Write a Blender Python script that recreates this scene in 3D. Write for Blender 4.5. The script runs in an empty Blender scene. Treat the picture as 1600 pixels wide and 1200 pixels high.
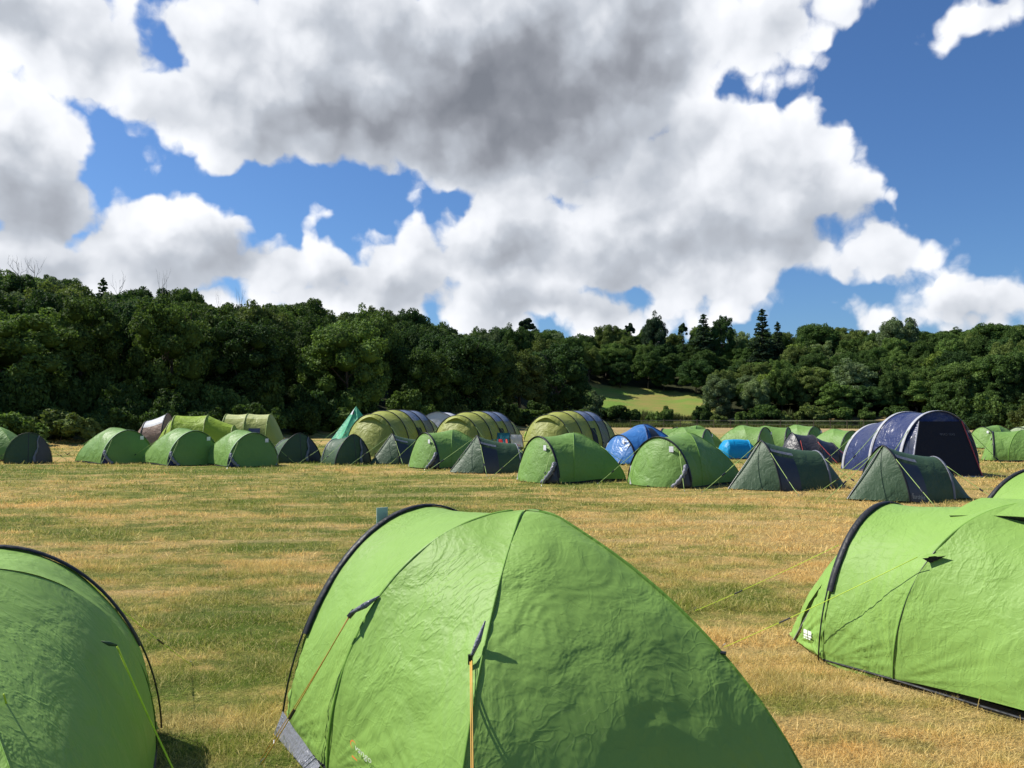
import bpy, bmesh, math, random
import numpy as np
from mathutils import Vector, Matrix, noise as mn
R = math.radians
SC = bpy.context.scene
COL = SC.collection

# ------------------------------------------------------------------ camera
F = 1290.0                      # focal length in pixels of the 1600 px wide photograph
CAMZ = 1.75
PITCH = math.atan((646 - 600) / F)
cd = bpy.data.cameras.new("camera"); cam = bpy.data.objects.new("camera", cd); COL.objects.link(cam)
cd.sensor_width = 36; cd.lens = F / 1600 * 36; cd.clip_end = 5000; cd.clip_start = 0.05
cam.location = (0, 0, CAMZ); cam.rotation_euler = (math.pi / 2 + PITCH, 0, 0)
SC.camera = cam

def ray(px, py):
    a, v = (px - 800) / F, (600 - py) / F
    return Vector((a, math.cos(PITCH) - math.sin(PITCH) * v, math.sin(PITCH) + math.cos(PITCH) * v))
def G(px, py, z=0.0):           # the point of height z seen at a pixel
    d = ray(px, py); k = (z - CAMZ) / d.z
    return Vector((d.x * k, d.y * k, z))
def AT(px, py, Y):              # the point at distance Y seen at a pixel
    d = ray(px, py); k = Y / d.y
    return Vector((d.x * k, Y, CAMZ + d.z * k))
def pix(p):                     # where a world point lands
    x, y, z = p[0], p[1], p[2] - CAMZ
    yy = math.cos(PITCH) * y + math.sin(PITCH) * z; zz = -math.sin(PITCH) * y + math.cos(PITCH) * z
    return 800 + F * x / yy, 600 - F * zz / yy

# ------------------------------------------------------------------ light
SUN_AZ, SUN_EL = R(-69), R(48)          # azimuth measured from the viewing direction (+Y), negative = left
SUN = Vector((math.sin(SUN_AZ) * math.cos(SUN_EL), math.cos(SUN_AZ) * math.cos(SUN_EL), math.sin(SUN_EL)))
sd = bpy.data.lights.new("sun", 'SUN'); sun = bpy.data.objects.new("sun", sd); COL.objects.link(sun)
sd.energy = 5.0; sd.angle = R(0.5); sd.color = (1.0, 0.95, 0.86)
sun.rotation_euler = (-SUN).to_track_quat('-Z', 'Y').to_euler()
sun.location = SUN * 50
SC.view_settings.view_transform = 'Standard'; SC.view_settings.look = 'None'
SC.view_settings.exposure = 0.40; SC.view_settings.gamma = 1.0
SC.render.engine = 'CYCLES'
SC.cycles.max_bounces = 6; SC.cycles.diffuse_bounces = 3; SC.cycles.transmission_bounces = 4
SC.cycles.use_denoising = True

# ------------------------------------------------------------------ node helpers
class NT:
    def __init__(s, tree): s.t = tree; s.n = tree.nodes; s.l = tree.links
    def node(s, kind, **kw):
        o = s.n.new(kind)
        for k, v in kw.items():
            if k[0] != '_': setattr(o, k, v)
        return o
    def put(s, sock, v):
        if isinstance(v, bpy.types.NodeSocket): s.l.new(v, sock)
        elif v is not None: sock.default_value = v
    def m(s, op, a, b=None, c=None, clamp=False):
        o = s.node('ShaderNodeMath', operation=op, use_clamp=clamp)
        s.put(o.inputs[0], a); s.put(o.inputs[1], b); s.put(o.inputs[2], c)
        return o.outputs[0]
    def v(s, op, a, b=None, c=None, out=0):
        o = s.node('ShaderNodeVectorMath', operation=op)
        s.put(o.inputs[0], a); s.put(o.inputs[1], b)
        if c is not None: s.put(o.inputs[3] if op == 'SCALE' else o.inputs[2], c)
        return o.outputs[out]
    def noise(s, vec, scale, detail=4, rough=.55, dist=0, lac=2.0, col=False, dim='3D'):
        o = s.node('ShaderNodeTexNoise', noise_dimensions=dim)
        s.put(o.inputs['Vector'], vec); s.put(o.inputs['Scale'], scale); s.put(o.inputs['Detail'], detail)
        s.put(o.inputs['Roughness'], rough); s.put(o.inputs['Distortion'], dist); s.put(o.inputs['Lacunarity'], lac)
        return o.outputs['Color' if col else 'Fac']
    def voro(s, vec, scale, feature='F1', out='Distance', rnd=1.0, dim='3D'):
        o = s.node('ShaderNodeTexVoronoi', feature=feature, voronoi_dimensions=dim)
        s.put(o.inputs['Vector'], vec); s.put(o.inputs['Scale'], scale); s.put(o.inputs['Randomness'], rnd)
        return o.outputs[out]
    def rng(s, x, a, b, c=0.0, d=1.0, kind='LINEAR'):
        o = s.node('ShaderNodeMapRange', interpolation_type=kind)
        for i, q in enumerate((x, a, b, c, d)): s.put(o.inputs[i], q)
        return o.outputs[0]
    def mix(s, f, a, b, blend='MIX'):
        o = s.node('ShaderNodeMix', data_type='RGBA', blend_type=blend)
        def c(v): return tuple(v) + (1,) if isinstance(v, (tuple, list)) and len(v) == 3 else v
        s.put(o.inputs[0], f); s.put(o.inputs[6], c(a)); s.put(o.inputs[7], c(b))
        return o.outputs[2]
    def xyz(s, x=0., y=0., z=0.):
        o = s.node('ShaderNodeCombineXYZ'); s.put(o.inputs[0], x); s.put(o.inputs[1], y); s.put(o.inputs[2], z); return o.outputs[0]
    def sep(s, v):
        o = s.node('ShaderNodeSeparateXYZ'); s.put(o.inputs[0], v); return o.outputs

# ------------------------------------------------------------------ sky: daylight blue with cumulus clouds, laid out by direction
def azel(px, py):
    d = ray(px, py).normalized()
    return math.atan2(d.x, d.y), math.asin(d.z)
W = bpy.data.worlds.new("World"); SC.world = W; W.use_nodes = True
w = NT(W.node_tree); w.n.clear()
SKYK = 0.10
sky = w.node('ShaderNodeTexSky', sky_type='NISHITA', sun_disc=False)
sky.sun_elevation = SUN_EL; sky.sun_rotation = SUN_AZ; sky.air_density = 1.0; sky.dust_density = 0.6; sky.ozone_density = 2.0; sky.altitude = 50
dirv = w.node('ShaderNodeTexCoord').outputs['Generated']
sx, sy, sz = w.sep(w.v('NORMALIZE', dirv))
az = w.m('ARCTAN2', sx, sy); el = w.m('ARCSINE', sz)
uv = w.xyz(az, el, 0)
# billowing warp of the cloud outlines
def centred(c): return w.v('SUBTRACT', c, (.5, .5, .5))
w1 = w.v('SCALE', centred(w.noise(uv, 5.0, 2, .6, col=True, dim='2D')), c=None); w1.node.inputs[3].default_value = .085
w2 = w.v('SCALE', centred(w.noise(uv, 20.0, 3, .6, col=True, dim='2D')), c=None); w2.node.inputs[3].default_value = .034
uvw = w.v('ADD', w.v('ADD', uv, w1), w2)
def blobs(coords, lst, soft):
    cur = None
    for px, py, rx, ry, rot in lst:
        a, e = azel(px, py)
        if rot:
            mp = w.node('ShaderNodeMapping', vector_type='TEXTURE')
            mp.inputs['Location'].default_value = (a, e, 0)
            mp.inputs['Rotation'].default_value = (0, 0, R(rot))
            mp.inputs['Scale'].default_value = (rx / F, ry / F, 1)
            w.put(mp.inputs[0], coords); q = mp.outputs[0]
        else:
            q = w.v('MULTIPLY_ADD', coords, (F / rx, F / ry, 0), (-a * F / rx, -e * F / ry, 0))
        L = w.v('LENGTH', q, out=1)
        L = w.m('MULTIPLY', w.m('SUBTRACT', L, 1.0), min(rx, ry) / 60.0)   # about a distance, in units of 60 px
        cur = L if cur is None else w.m('SMOOTH_MIN', cur, L, soft)
    return cur
MASS = [(60,48,190,98,0),(200,90,60,80,0),(5,250,105,125,0),(70,330,105,75,-20),(20,410,200,80,0),(240,385,122,84,0),(340,415,120,60,0),(150,450,420,62,0),(480,485,420,52,0),(860,480,320,62,0),(920,300,150,70,0),(690,400,120,60,0),
        (440,425,110,50,0),(560,440,110,42,0),(330,165,128,105,0),(300,60,60,70,0),(520,120,270,158,0),(760,130,330,190,0),(960,60,220,140,0),(860,240,150,90,0),
        (1180,60,150,62,0),(1235,45,105,72,0),(375,425,110,70,0),(470,455,110,45,0),(690,450,85,60,0),(985,462,90,42,0),(135,395,95,75,0),(560,470,140,42,0),(650,470,140,50,0),(1140,280,235,125,-10),(1010,370,270,100,0),(800,390,170,115,0),(680,430,130,75,0),(1250,285,128,125,0),(1180,390,160,60,0),
        (900,470,370,60,0),(1040,470,80,55,0),(485,385,22,38,10),(447,298,15,8,0)]
WISP = [(1395,415,82,38,0),(1396,325,20,28,20),(1345,490,72,38,0),(1550,470,120,50,0),(1165,488,24,24,0),(1575,2,150,52,8),(1235,500,40,15,0),(100,205,60,40,0),
        (640,300,60,22,0),(1330,250,60,60,0)]
# unseen sky behind the viewer: few low clouds, thinned to darken shaded sides
dm = w.m('MINIMUM', blobs(uvw, MASS, .35), blobs(uvw, WISP, .2))
bk = None
for a, e, ra, re in [(-1.5,.30,.30,.12),(2.2,.30,.35,.12),(3.0,.35,.25,.12)]:
    mp = w.node('ShaderNodeMapping', vector_type='TEXTURE'); mp.inputs['Location'].default_value = (a, e, 0); mp.inputs['Scale'].default_value = (ra, re, 1); w.put(mp.inputs[0], uvw)
    L = w.m('MULTIPLY', w.m('SUBTRACT', w.v('LENGTH', mp.outputs[0], out=1), 1.0), 3.0)
    bk = L if bk is None else w.m('MINIMUM', bk, L)
dm = w.m('MINIMUM', dm, bk)
wv = w.v('ADD', uv, w.v('SCALE', w2, c=.6))
def billow(vec, d):             # cauliflower detail: 0..1
    f = w.noise(vec, 9.0, d, .52, dim='2D')
    g = w.voro(vec, 15.0, dim='2D')
    return w.m('SUBTRACT', f, w.m('MULTIPLY', g, .46))
b0 = w.m('ADD', billow(wv, 7), w.m('MULTIPLY', w.voro(wv, 40.0, dim='2D'), -.20))
b1 = billow(w.v('ADD', wv, (-.016, .022, 0)), 3)          # a step towards the sun
dens = w.m('ADD', w.m('MULTIPLY', dm, -1.0), w.m('MULTIPLY', w.m('SUBTRACT', b0, .365), 1.55))
alpha = w.rng(dens, -.10, .22, 0, 1, 'SMOOTHSTEP')
thin = w.rng(dens, .0, 1.1, 0, 1, 'SMOOTHSTEP')
relief = w.m('SUBTRACT', b0, b1)
DARK = [(560,190,240,105,0),(800,160,300,150,0),(880,250,170,85,-10),(1000,90,130,110,0),(420,220,90,60,0),(650,70,200,70,0),(400,205,70,50,0)]
dk = w.rng(blobs(uvw, DARK, 1.1), 1.2, -3.4, 0, 1, 'SMOOTHSTEP')
SMALL = [(30,320,100,62,0),(215,425,190,36,0),(370,410,70,36,0),(930,400,250,46,0),(1190,395,160,48,0),(1280,350,70,60,0),(830,470,150,34,0),(620,455,80,26,0),(30,32,130,30,0),(1560,492,100,20,0),(1000,330,60,30,0)]
dk = w.m('MAXIMUM', dk, w.m('MULTIPLY', w.rng(blobs(uvw, SMALL, .4), .7, -.75, 0, 1, 'SMOOTHSTEP'), .42))
dkn = w.m('ADD', w.m('MULTIPLY', dk, 1.0), w.m('MULTIPLY', w.m('SUBTRACT', w.noise(uv, 7, 4, .6, dim='2D'), .5), .40))
shade = w.m('ADD', w.m('ADD', w.m('MULTIPLY', dkn, .88), w.m('MULTIPLY', relief, -.55)), w.m('MULTIPLY', thin, .12), clamp=True)
ramp = w.node('ShaderNodeValToRGB'); w.put(ramp.inputs[0], shade)
cr = ramp.color_ramp
cr.elements[0].position = 0; cr.elements[0].color = (.80, .81, .84, 1)
cr.elements[1].position = 1; cr.elements[1].color = (.160, .174, .204, 1)
for p, c in ((.2, (.66, .68, .72, 1)), (.45, (.41, .44, .49, 1)), (.75, (.235, .250, .285, 1))):
    e = cr.elements.new(p); e.color = c
cloud = w.v('SCALE', ramp.outputs[0], c=1 / SKYK)
# deeper blue overhead, paler towards the horizon, as through clean summer air
skyc = w.mix(1.0, sky.outputs[0], (.42, .62, .88), 'MULTIPLY')
colr = w.mix(alpha, skyc, cloud)
bg = w.node('ShaderNodeBackground'); w.put(bg.inputs[0], colr); bg.inputs[1].default_value = SKYK
out = w.node('ShaderNodeOutputWorld'); w.put(out.inputs[0], bg.outputs[0])

# ------------------------------------------------------------------ mesh and material helpers
def mk(name, verts, faces, mat, parent=None, smooth=False):
    me = bpy.data.meshes.new(name)
    if isinstance(verts, np.ndarray):
        verts = np.ascontiguousarray(verts, dtype=np.float32); faces = np.ascontiguousarray(faces, dtype=np.int32)
        k = faces.shape[1]
        me.vertices.add(len(verts)); me.vertices.foreach_set('co', verts.ravel())
        me.loops.add(faces.size); me.loops.foreach_set('vertex_index', faces.ravel())
        me.polygons.add(len(faces)); me.polygons.foreach_set('loop_start', np.arange(0, faces.size, k, dtype=np.int32))
        me.update(calc_edges=True)
    else:
        me.from_pydata([tuple(v) for v in verts], [], [tuple(f) for f in faces]); me.update()
    if smooth: me.polygons.foreach_set('use_smooth', [True] * len(me.polygons))
    if mat: me.materials.append(mat)
    o = bpy.data.objects.new(name, me); COL.objects.link(o)
    if parent: o.parent = parent
    return o
def empty(name, loc, yaw=0.0, scale=1.0):
    o = bpy.data.objects.new(name, None); COL.objects.link(o)
    o.location = loc; o.rotation_euler = (0, 0, yaw); o.scale = (scale,) * 3; o.empty_display_size = .2
    return o
def tag(o, label=None, cat=None, group=None, kind=None):
    if label: o['label'] = label
    if cat: o['category'] = cat
    if group: o['group'] = group
    if kind: o['kind'] = kind
    return o
def copy_tree(o, parent=None):
    c = o.copy(); COL.objects.link(c); c.parent = parent
    for ch in list(o.children): copy_tree(ch, c)
    return c
def join(parts):                # [(verts, faces)] of python lists -> one
    V, Fc = [], []
    for v, f in parts:
        n = len(V); V += list(v); Fc += [tuple(i + n for i in q) for q in f]
    return V, Fc
def tube(pts, rad, seg=6, cap=True):
    pts = [Vector(p) for p in pts]; n = len(pts)
    rads = rad if isinstance(rad, (list, tuple)) else [rad] * n
    V, Fc = [], []
    up = Vector((0, 0, 1))
    for i, p in enumerate(pts):
        t = (pts[min(i + 1, n - 1)] - pts[max(i - 1, 0)]).normalized()
        a = t.cross(up)
        if a.length < .05: a = t.cross(Vector((1, 0, 0)))
        a.normalize(); b = t.cross(a)
        for k in range(seg):
            q = 2 * math.pi * k / seg
            V.append(p + (a * math.cos(q) + b * math.sin(q)) * rads[i])
    for i in range(n - 1):
        for k in range(seg):
            Fc.append((i * seg + k, i * seg + (k + 1) % seg, (i + 1) * seg + (k + 1) % seg, (i + 1) * seg + k))
    if cap: Fc += [tuple(range(seg))[::-1], tuple((n - 1) * seg + k for k in range(seg))]
    return V, Fc
def box(c, s, rz=0.0):
    V = []
    for k in range(8):
        x, y, z = [(1 if k >> i & 1 else -1) * s[i] / 2 for i in range(3)]
        V.append(Vector((c[0] + x * math.cos(rz) - y * math.sin(rz), c[1] + x * math.sin(rz) + y * math.cos(rz), c[2] + z)))
    return V, [(0, 2, 3, 1), (4, 5, 7, 6), (0, 1, 5, 4), (2, 6, 7, 3), (0, 4, 6, 2), (1, 3, 7, 5)]

MATS = {}
def newmat(name):
    m = bpy.data.materials.new(name); m.use_nodes = True; m.node_tree.nodes.clear()
    return m, NT(m.node_tree)
def plain(name, col, rough=.6, metal=0.0, spec=.4):
    if name in MATS: return MATS[name]
    m, t = newmat(name)
    tc = t.node('ShaderNodeTexCoord').outputs['Object']
    k = t.rng(t.noise(tc, 9, 3), .3, .7, .85, 1.12)
    c = t.v('SCALE', col, c=k)
    p = t.node('ShaderNodeBsdfPrincipled'); t.put(p.inputs['Base Color'], c)
    p.inputs['Roughness'].default_value = rough; p.inputs['Metallic'].default_value = metal; p.inputs['Specular IOR Level'].default_value = spec
    o = t.node('ShaderNodeOutputMaterial'); t.put(o.inputs[0], p.outputs[0]); MATS[name] = m
    return m
def fabric(name, col, rough=.50, trans=.22, crease=1.0, scale=1.0, spec=.25, fold=1.0):
    """coated tent nylon: creased, slightly glossy, lets some light through"""
    if name in MATS: return MATS[name]
    m, t = newmat(name)
    tc = t.node('ShaderNodeTexCoord').outputs['Object']
    wrp = t.v('ADD', tc, t.v('SCALE', t.v('SUBTRACT', t.noise(tc, 2.2 * scale, 3, .6, col=True), (.5, .5, .5)), c=.30 / scale))
    wrp = t.v('ADD', wrp, t.v('SCALE', t.v('SUBTRACT', t.noise(tc, 9 * scale, 2, .5, col=True), (.5, .5, .5)), c=.05 / scale))
    def ridge(sc, wd):
        e = t.voro(wrp, sc * scale, 'DISTANCE_TO_EDGE')
        return t.rng(e, 0, wd, 1, 0, 'SMOOTHSTEP')
    def facet(sc):
        o = t.node('ShaderNodeTexVoronoi'); t.put(o.inputs['Vector'], wrp); o.inputs['Scale'].default_value = sc * scale
        d = t.v('SUBTRACT', wrp, o.outputs['Position'])
        return t.v('DOT_PRODUCT', t.v('SUBTRACT', o.outputs['Color'], (.5, .5, .5)), d, out=1)
    patch = t.rng(t.noise(tc, 1.7, 2), .38, .62, .25, 1)
    r = t.m('MULTIPLY', t.m('ADD', t.m('MULTIPLY', ridge(4.6, .045), .0009), t.m('MULTIPLY', ridge(10.5, .07), .0007)), patch)
    f = t.m('ADD', t.m('MULTIPLY', facet(5.0), .030), t.m('MULTIPLY', facet(13.0), .026))
    soft = t.m('MULTIPLY', t.noise(tc, 3.0 * scale, 4, .55, .6), .030 / scale)
    stv = t.v('MULTIPLY', t.v('ADD', tc, t.v('SCALE', t.v('SUBTRACT', t.noise(tc, 1.2, 2, col=True), (.5, .5, .5)), c=.5)), (7, 7, 1.3))
    rid = t.m('ABSOLUTE', t.m('SUBTRACT', t.noise(stv, 1.4 * scale, 3, .6), .5))
    patch2 = t.rng(t.noise(t.v('ADD', tc, (3, 1, 7)), 1.5, 2), .42, .62, 0, 1)
    r = t.m('ADD', r, t.m('MULTIPLY', t.m('MULTIPLY', t.rng(rid, 0, .10, 1, 0, 'SMOOTHSTEP'), patch2), .0028))
    h = t.m('ADD', t.m('ADD', t.m('MULTIPLY', r, crease), t.m('MULTIPLY', f, crease)), t.m('MULTIPLY', soft, fold))
    b = t.node('ShaderNodeBump'); b.inputs['Distance'].default_value = 1.0; b.inputs['Strength'].default_value = .9; t.put(b.inputs['Height'], h)
    k = t.rng(t.noise(tc, 1.3, 4), .25, .75, .92, 1.08)
    c = t.v('SCALE', col, c=k)
    p = t.node('ShaderNodeBsdfPrincipled'); t.put(p.inputs['Base Color'], c); t.put(p.inputs['Normal'], b.outputs[0])
    p.inputs['Roughness'].default_value = rough; p.inputs['Specular IOR Level'].default_value = spec
    tr = t.node('ShaderNodeBsdfTranslucent'); t.put(tr.inputs[0], c); t.put(tr.inputs['Normal'], b.outputs[0])
    mx = t.node('ShaderNodeMixShader'); mx.inputs[0].default_value = trans
    t.put(mx.inputs[1], p.outputs[0]); t.put(mx.inputs[2], tr.outputs[0])
    o = t.node('ShaderNodeOutputMaterial'); t.put(o.inputs[0], mx.outputs[0]); MATS[name] = m
    return m

# ------------------------------------------------------------------ terrain
def ip(x, tab): return float(np.interp(x, tab[0], tab[1]))
T_E = ((-400, 0, 400, 500, 600, 760, 820, 850, 880, 930, 1100, 1600, 2400), (47, 50, 55, 60, 69, 84, 102, 130, 190, 252, 262, 252, 240))
T_C = ((-400, 0, 300, 500, 700, 760, 820, 870, 1000, 1600, 2400), (112, 115, 120, 132, 172, 210, 280, 320, 345, 335, 330))
T_S = ((-100,0,30,95,120,158,200,240,290,330,360,400,440,475,505,540,580,600,640,665,700,715,745,780,820,850,880,910,950,1000,1030,1050,1080,1130,1160,1200,1240,1275,1305,1340,1370,1405,1440,1500,1540,1570,1600,1800),
       (408,416,414,428,446,455,442,440,450,466,465,463,473,462,480,482,475,483,478,495,500,498,510,505,507,510,512,518,508,508,512,516,508,500,515,512,515,502,508,512,515,503,515,512,503,505,503,500))
T_H = ((-400, 500, 800, 1000, 2400), (10.0, 10.5, 12, 13.5, 13.5))          # usual height of a tree
def pxa(x, y):
    if y < 1e-3: return 3000 if x > 0 else -1400
    return max(-1400, min(3000, 800 + F * x / y))
def wob(x, y, s=.03): return mn.noise(Vector((x * s, y * s, 3.3)))
def meadow_top(p):              # distance at which the wood begins above the sloping meadow
    y = 602 + (p - 905) * .10; lo = 258
    for r in range(258, 320):
        lo = r; x, yy = (p - 800) / F, 1.0; n = math.hypot(x, 1)
        if pix((x / n * r, r / n, ground_z(x / n * r, r / n)))[1] < y: break
    return lo
MT = {}
def mtop(p):
    k = int(p // 10)
    if k not in MT: MT[k] = meadow_top(k * 10 + 5)
    return MT[k]
def lake_mask(p, r):            # 1 on the lake
    a = min(1, max(0, (p - 905) / 45)); n = 117 + 4 * math.sin(p * .013) + 3 * math.sin(p * .041)
    n -= min(1, max(0, (p - 1280) / 120)) * 8
    e = ip(p, T_E) - 3
    return a * min(1, max(0, (r - n) / 4)) * min(1, max(0, (e - r) / 4))
def ground_z(x, y):
    r = math.hypot(x, y); p = pxa(x, y)
    E, C = ip(p, T_E), ip(p, T_C)
    Zc = CAMZ + (646 - ip(p, T_S)) / F * C - ip(p, T_H)
    z = .05 * wob(x, y, .12) * min(1, r / 20) + .10 * wob(x, y, .04) * min(1, max(0, r - 30) / 60)
    if r > E:
        s = (r - E) / (C - E)
        if s < 1: z += Zc * (s * .85 + .15 * s * s)
        else: z += Zc + 0 * s
        z += 1.2 * wob(x, y, .035) * min(1, s * 2)
    z -= .9 * lake_mask(p, r)
    return z

# colour field of the mown meadow, shared by the soil sheet and the blades
def meadow_colour(t, pos):
    st = t.v('MULTIPLY', pos, (.36, 1.0, 0))
    swath = t.noise(st, .75, 3, .55, .3, dim='2D')
    big = t.noise(t.v('MULTIPLY', pos, (.5, 1.0, 0)), .14, 2, .5, dim='2D')
    fine = t.noise(pos, 5.0, 5, .7, dim='2D')
    tuft = t.noise(t.v('MULTIPLY', pos, (.7, 1.0, 0)), 1.5, 5, .65, dim='2D')
    g = t.m('ADD', t.m('ADD', t.m('MULTIPLY', swath, .75), t.m('MULTIPLY', big, .6)), t.m('ADD', t.m('MULTIPLY', tuft, .75), t.m('MULTIPLY', fine, .35)))
    rr = t.node('ShaderNodeValToRGB'); t.put(rr.inputs[0], t.rng(g, .95, 1.43, 0, 1)); cr = rr.color_ramp
    cr.elements[0].position = 0; cr.elements[0].color = (.56, .38, .140, 1)
    cr.elements[1].position = 1; cr.elements[1].color = (.125, .175, .026, 1)
    for p, c in ((.28, (.53, .385, .145, 1)), (.48, (.43, .335, .110, 1)), (.62, (.31, .285, .075, 1)), (.80, (.21, .225, .048, 1))):
        e = cr.elements.new(p); e.color = c
    clump = t.m('MULTIPLY', t.rng(t.noise(t.v('MULTIPLY', pos, (.55, 1.0, 0)), 2.3, 4, .6, dim='2D'), .54, .62, 0, .85), t.rng(big, .33, .55))
    rut = t.rng(t.noise(t.v('MULTIPLY', pos, (.18, 1.0, 0)), 1.1, 4, .6, dim='2D'), .60, .70, 0, .45)
    c = t.mix(clump, rr.outputs[0], (.135, .175, .036))
    c = t.mix(rut, c, (.62, .46, .22))
    return c, fine, tuft

def mat_ground():
    m, t = newmat('meadow_ground')
    pos = t.node('ShaderNodeNewGeometry').outputs['Position']
    col, fine, tuft = meadow_colour(t, pos)
    zone = t.node('ShaderNodeAttribute', attribute_name='zone').outputs['Color']
    zr, zg, zb = t.sep(zone)
    # straw stubble flecks
    fl = t.noise(t.v('MULTIPLY', pos, (24, 40, 1)), 1.0, 4, .75, dim='2D')
    col = t.mix(1.0, col, t.v('SCALE', (1, 1, 1), c=t.rng(fl, .28, .72, .62, 1.35)), 'MULTIPLY')
    dry = t.mix(t.rng(t.noise(t.v('MULTIPLY', pos, (.02, .25, 1)), 1.0, 3, dim='2D'), .4, .6), (.36, .26, .115), (.40, .31, .15))
    col = t.mix(zg, col, dry)                                   # far, paler mown strip
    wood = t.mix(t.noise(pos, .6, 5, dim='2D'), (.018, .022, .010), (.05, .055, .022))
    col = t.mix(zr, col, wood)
    mead = t.mix(t.rng(t.noise(t.v('MULTIPLY', pos, (.05, .12, 1)), 1.0, 5, .65, dim='2D'), .35, .65), (.15, .25, .045), (.27, .23, .07))
    col = t.mix(zb, col, mead)
    b = t.node('ShaderNodeBump'); b.inputs['Strength'].default_value = 1.0; b.inputs['Distance'].default_value = .10
    t.put(b.inputs['Height'], t.m('ADD', t.m('MULTIPLY', tuft, 1.2), t.m('MULTIPLY', fl, .5)))
    p = t.node('ShaderNodeBsdfPrincipled'); t.put(p.inputs['Base Color'], col); p.inputs['Roughness'].default_value = .95
    p.inputs['Specular IOR Level'].default_value = .1; t.put(p.inputs['Normal'], b.outputs[0])
    o = t.node('ShaderNodeOutputMaterial'); t.put(o.inputs[0], p.outputs[0])
    return m

def build_ground():
    azs = list(np.radians(np.concatenate([np.arange(-180, -44, 6), np.arange(-44, 44.01, .4), np.arange(48, 180, 6)])))
    rs = [0.0] + list(np.geomspace(1.5, 40, 40)) + list(np.arange(41.5, 130, 1.5)) + list(np.arange(133, 400, 3)) + [430, 500, 700, 1200, 2500]
    nA, nR = len(azs), len(rs)
    V = np.zeros((nR, nA, 3)); Z = np.zeros((nR, nA, 4)); Z[..., 3] = 1
    for i, r in enumerate(rs):
        for j, a in enumerate(azs):
            x, y = math.sin(a) * r, math.cos(a) * r
            V[i, j] = (x, y, ground_z(x, y))
            p = pxa(x, y); E = ip(p, T_E)
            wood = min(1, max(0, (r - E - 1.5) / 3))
            far = min(1, max(0, (r - 62) / 20)) * min(1, max(0, (p - 780) / 80)) * (1 - wood)
            top = mtop(p) if 840 < p < 1140 and r > 240 else 0
            mead = min(1, max(0, (p - 850) / 25)) * min(1, max(0, (1125 - p) / 25)) * (1 if r > 245 else 0) * min(1, max(0, (top + 4 - r) / 3))
            bank = min(1, max(0, (r - 104) / 6)) * min(1, max(0, (p - 880) / 40)) if r < 245 else 0
            Z[i, j, :3] = (max(wood, bank) * (1 - mead), far, mead)
    idx = np.arange(nR * nA).reshape(nR, nA)
    a, b = idx[:-1], idx[1:]
    Fc = np.stack([a, np.roll(a, -1, 1), np.roll(b, -1, 1), b], -1).reshape(-1, 4)[:, ::-1]
    o = mk('ground', V.reshape(-1, 3), Fc, mat_ground(), smooth=True)
    at = o.data.color_attributes.new('zone', 'FLOAT_COLOR', 'POINT'); at.data.foreach_set('color', Z.reshape(-1).astype(np.float32))
    tag(o, 'mown straw coloured meadow rising into a wooded hillside', None, None, 'structure')
build_ground()

def build_lake():
    ps = np.arange(895, 2000, 12); V = []
    for p in ps:
        a = (p - 800) / F; n = math.hypot(1, a)
        for r in np.linspace(108, ip(p, T_E) + 4, 8):
            V.append((a / n * r, r / n, -.10))
    k = 8; Fc = [(i * k + j, (i + 1) * k + j, (i + 1) * k + j + 1, i * k + j + 1) for i in range(len(ps) - 1) for j in range(k - 1)]
    m, t = newmat('lake_water')
    pos = t.node('ShaderNodeNewGeometry').outputs['Position']
    b = t.node('ShaderNodeBump'); b.inputs['Strength'].default_value = .25; b.inputs['Distance'].default_value = .02
    t.put(b.inputs['Height'], t.noise(t.v('MULTIPLY', pos, (.6, 2.2, 1)), 1.0, 4, dim='2D'))
    p = t.node('ShaderNodeBsdfPrincipled'); p.inputs['Base Color'].default_value = (.018, .022, .014, 1); p.inputs['Roughness'].default_value = .06
    p.inputs['IOR'].default_value = 1.33; t.put(p.inputs['Normal'], b.outputs[0])
    o = t.node('ShaderNodeOutputMaterial'); t.put(o.inputs[0], p.outputs[0])
    tag(mk('lake', V, Fc, m), 'still dark lake beyond the mown field, in front of the wood', None, None, 'structure')
build_lake()

# ------------------------------------------------------------------ leaves, blades
def leaf_cloud(centres, radii, n, size, rng, low=-.35, flat=1.0, jitter=.75):
    """n leaf-clump faces scattered over the outside of a set of lobes"""
    c = np.asarray(centres); r = np.asarray(radii)
    wts = r ** 2; k = rng.choice(len(r), size=int(n * 1.9), p=wts / wts.sum())
    u = rng.normal(size=(len(k), 3)); u /= np.linalg.norm(u, axis=1)[:, None]
    ok = u[:, 2] > low + rng.random(len(k)) * .3 - .15
    k, u = k[ok], u[ok]
    rad = r[k] * (.72 + .42 * rng.random(len(k)) ** 1.3)
    P = c[k] + u * rad[:, None] * np.array([1, 1, flat])
    keep = np.ones(len(P), bool)
    for i in range(len(r)):
        d = np.linalg.norm((P - c[i]) / np.array([1, 1, flat]), axis=1)
        keep &= ~((d < r[i] * .72) & (k != i))
    P, u = P[keep][:n], u[keep][:n]
    nrm = u + rng.normal(size=P.shape) * jitter; nrm /= np.linalg.norm(nrm, axis=1)[:, None]
    a = np.cross(nrm, rng.normal(size=P.shape)); a /= np.linalg.norm(a, axis=1)[:, None] + 1e-9
    b = np.cross(nrm, a)
    s = size * (.55 + .8 * rng.random((len(P), 1)))
    q = .45 + .5 * rng.random((len(P), 4, 1))
    V = np.stack([P + a * s * q[:, 0], P + b * s * q[:, 1] * .7, P - a * s * q[:, 2], P - b * s * q[:, 3] * .7], 1)
    return V.reshape(-1, 3)
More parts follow.
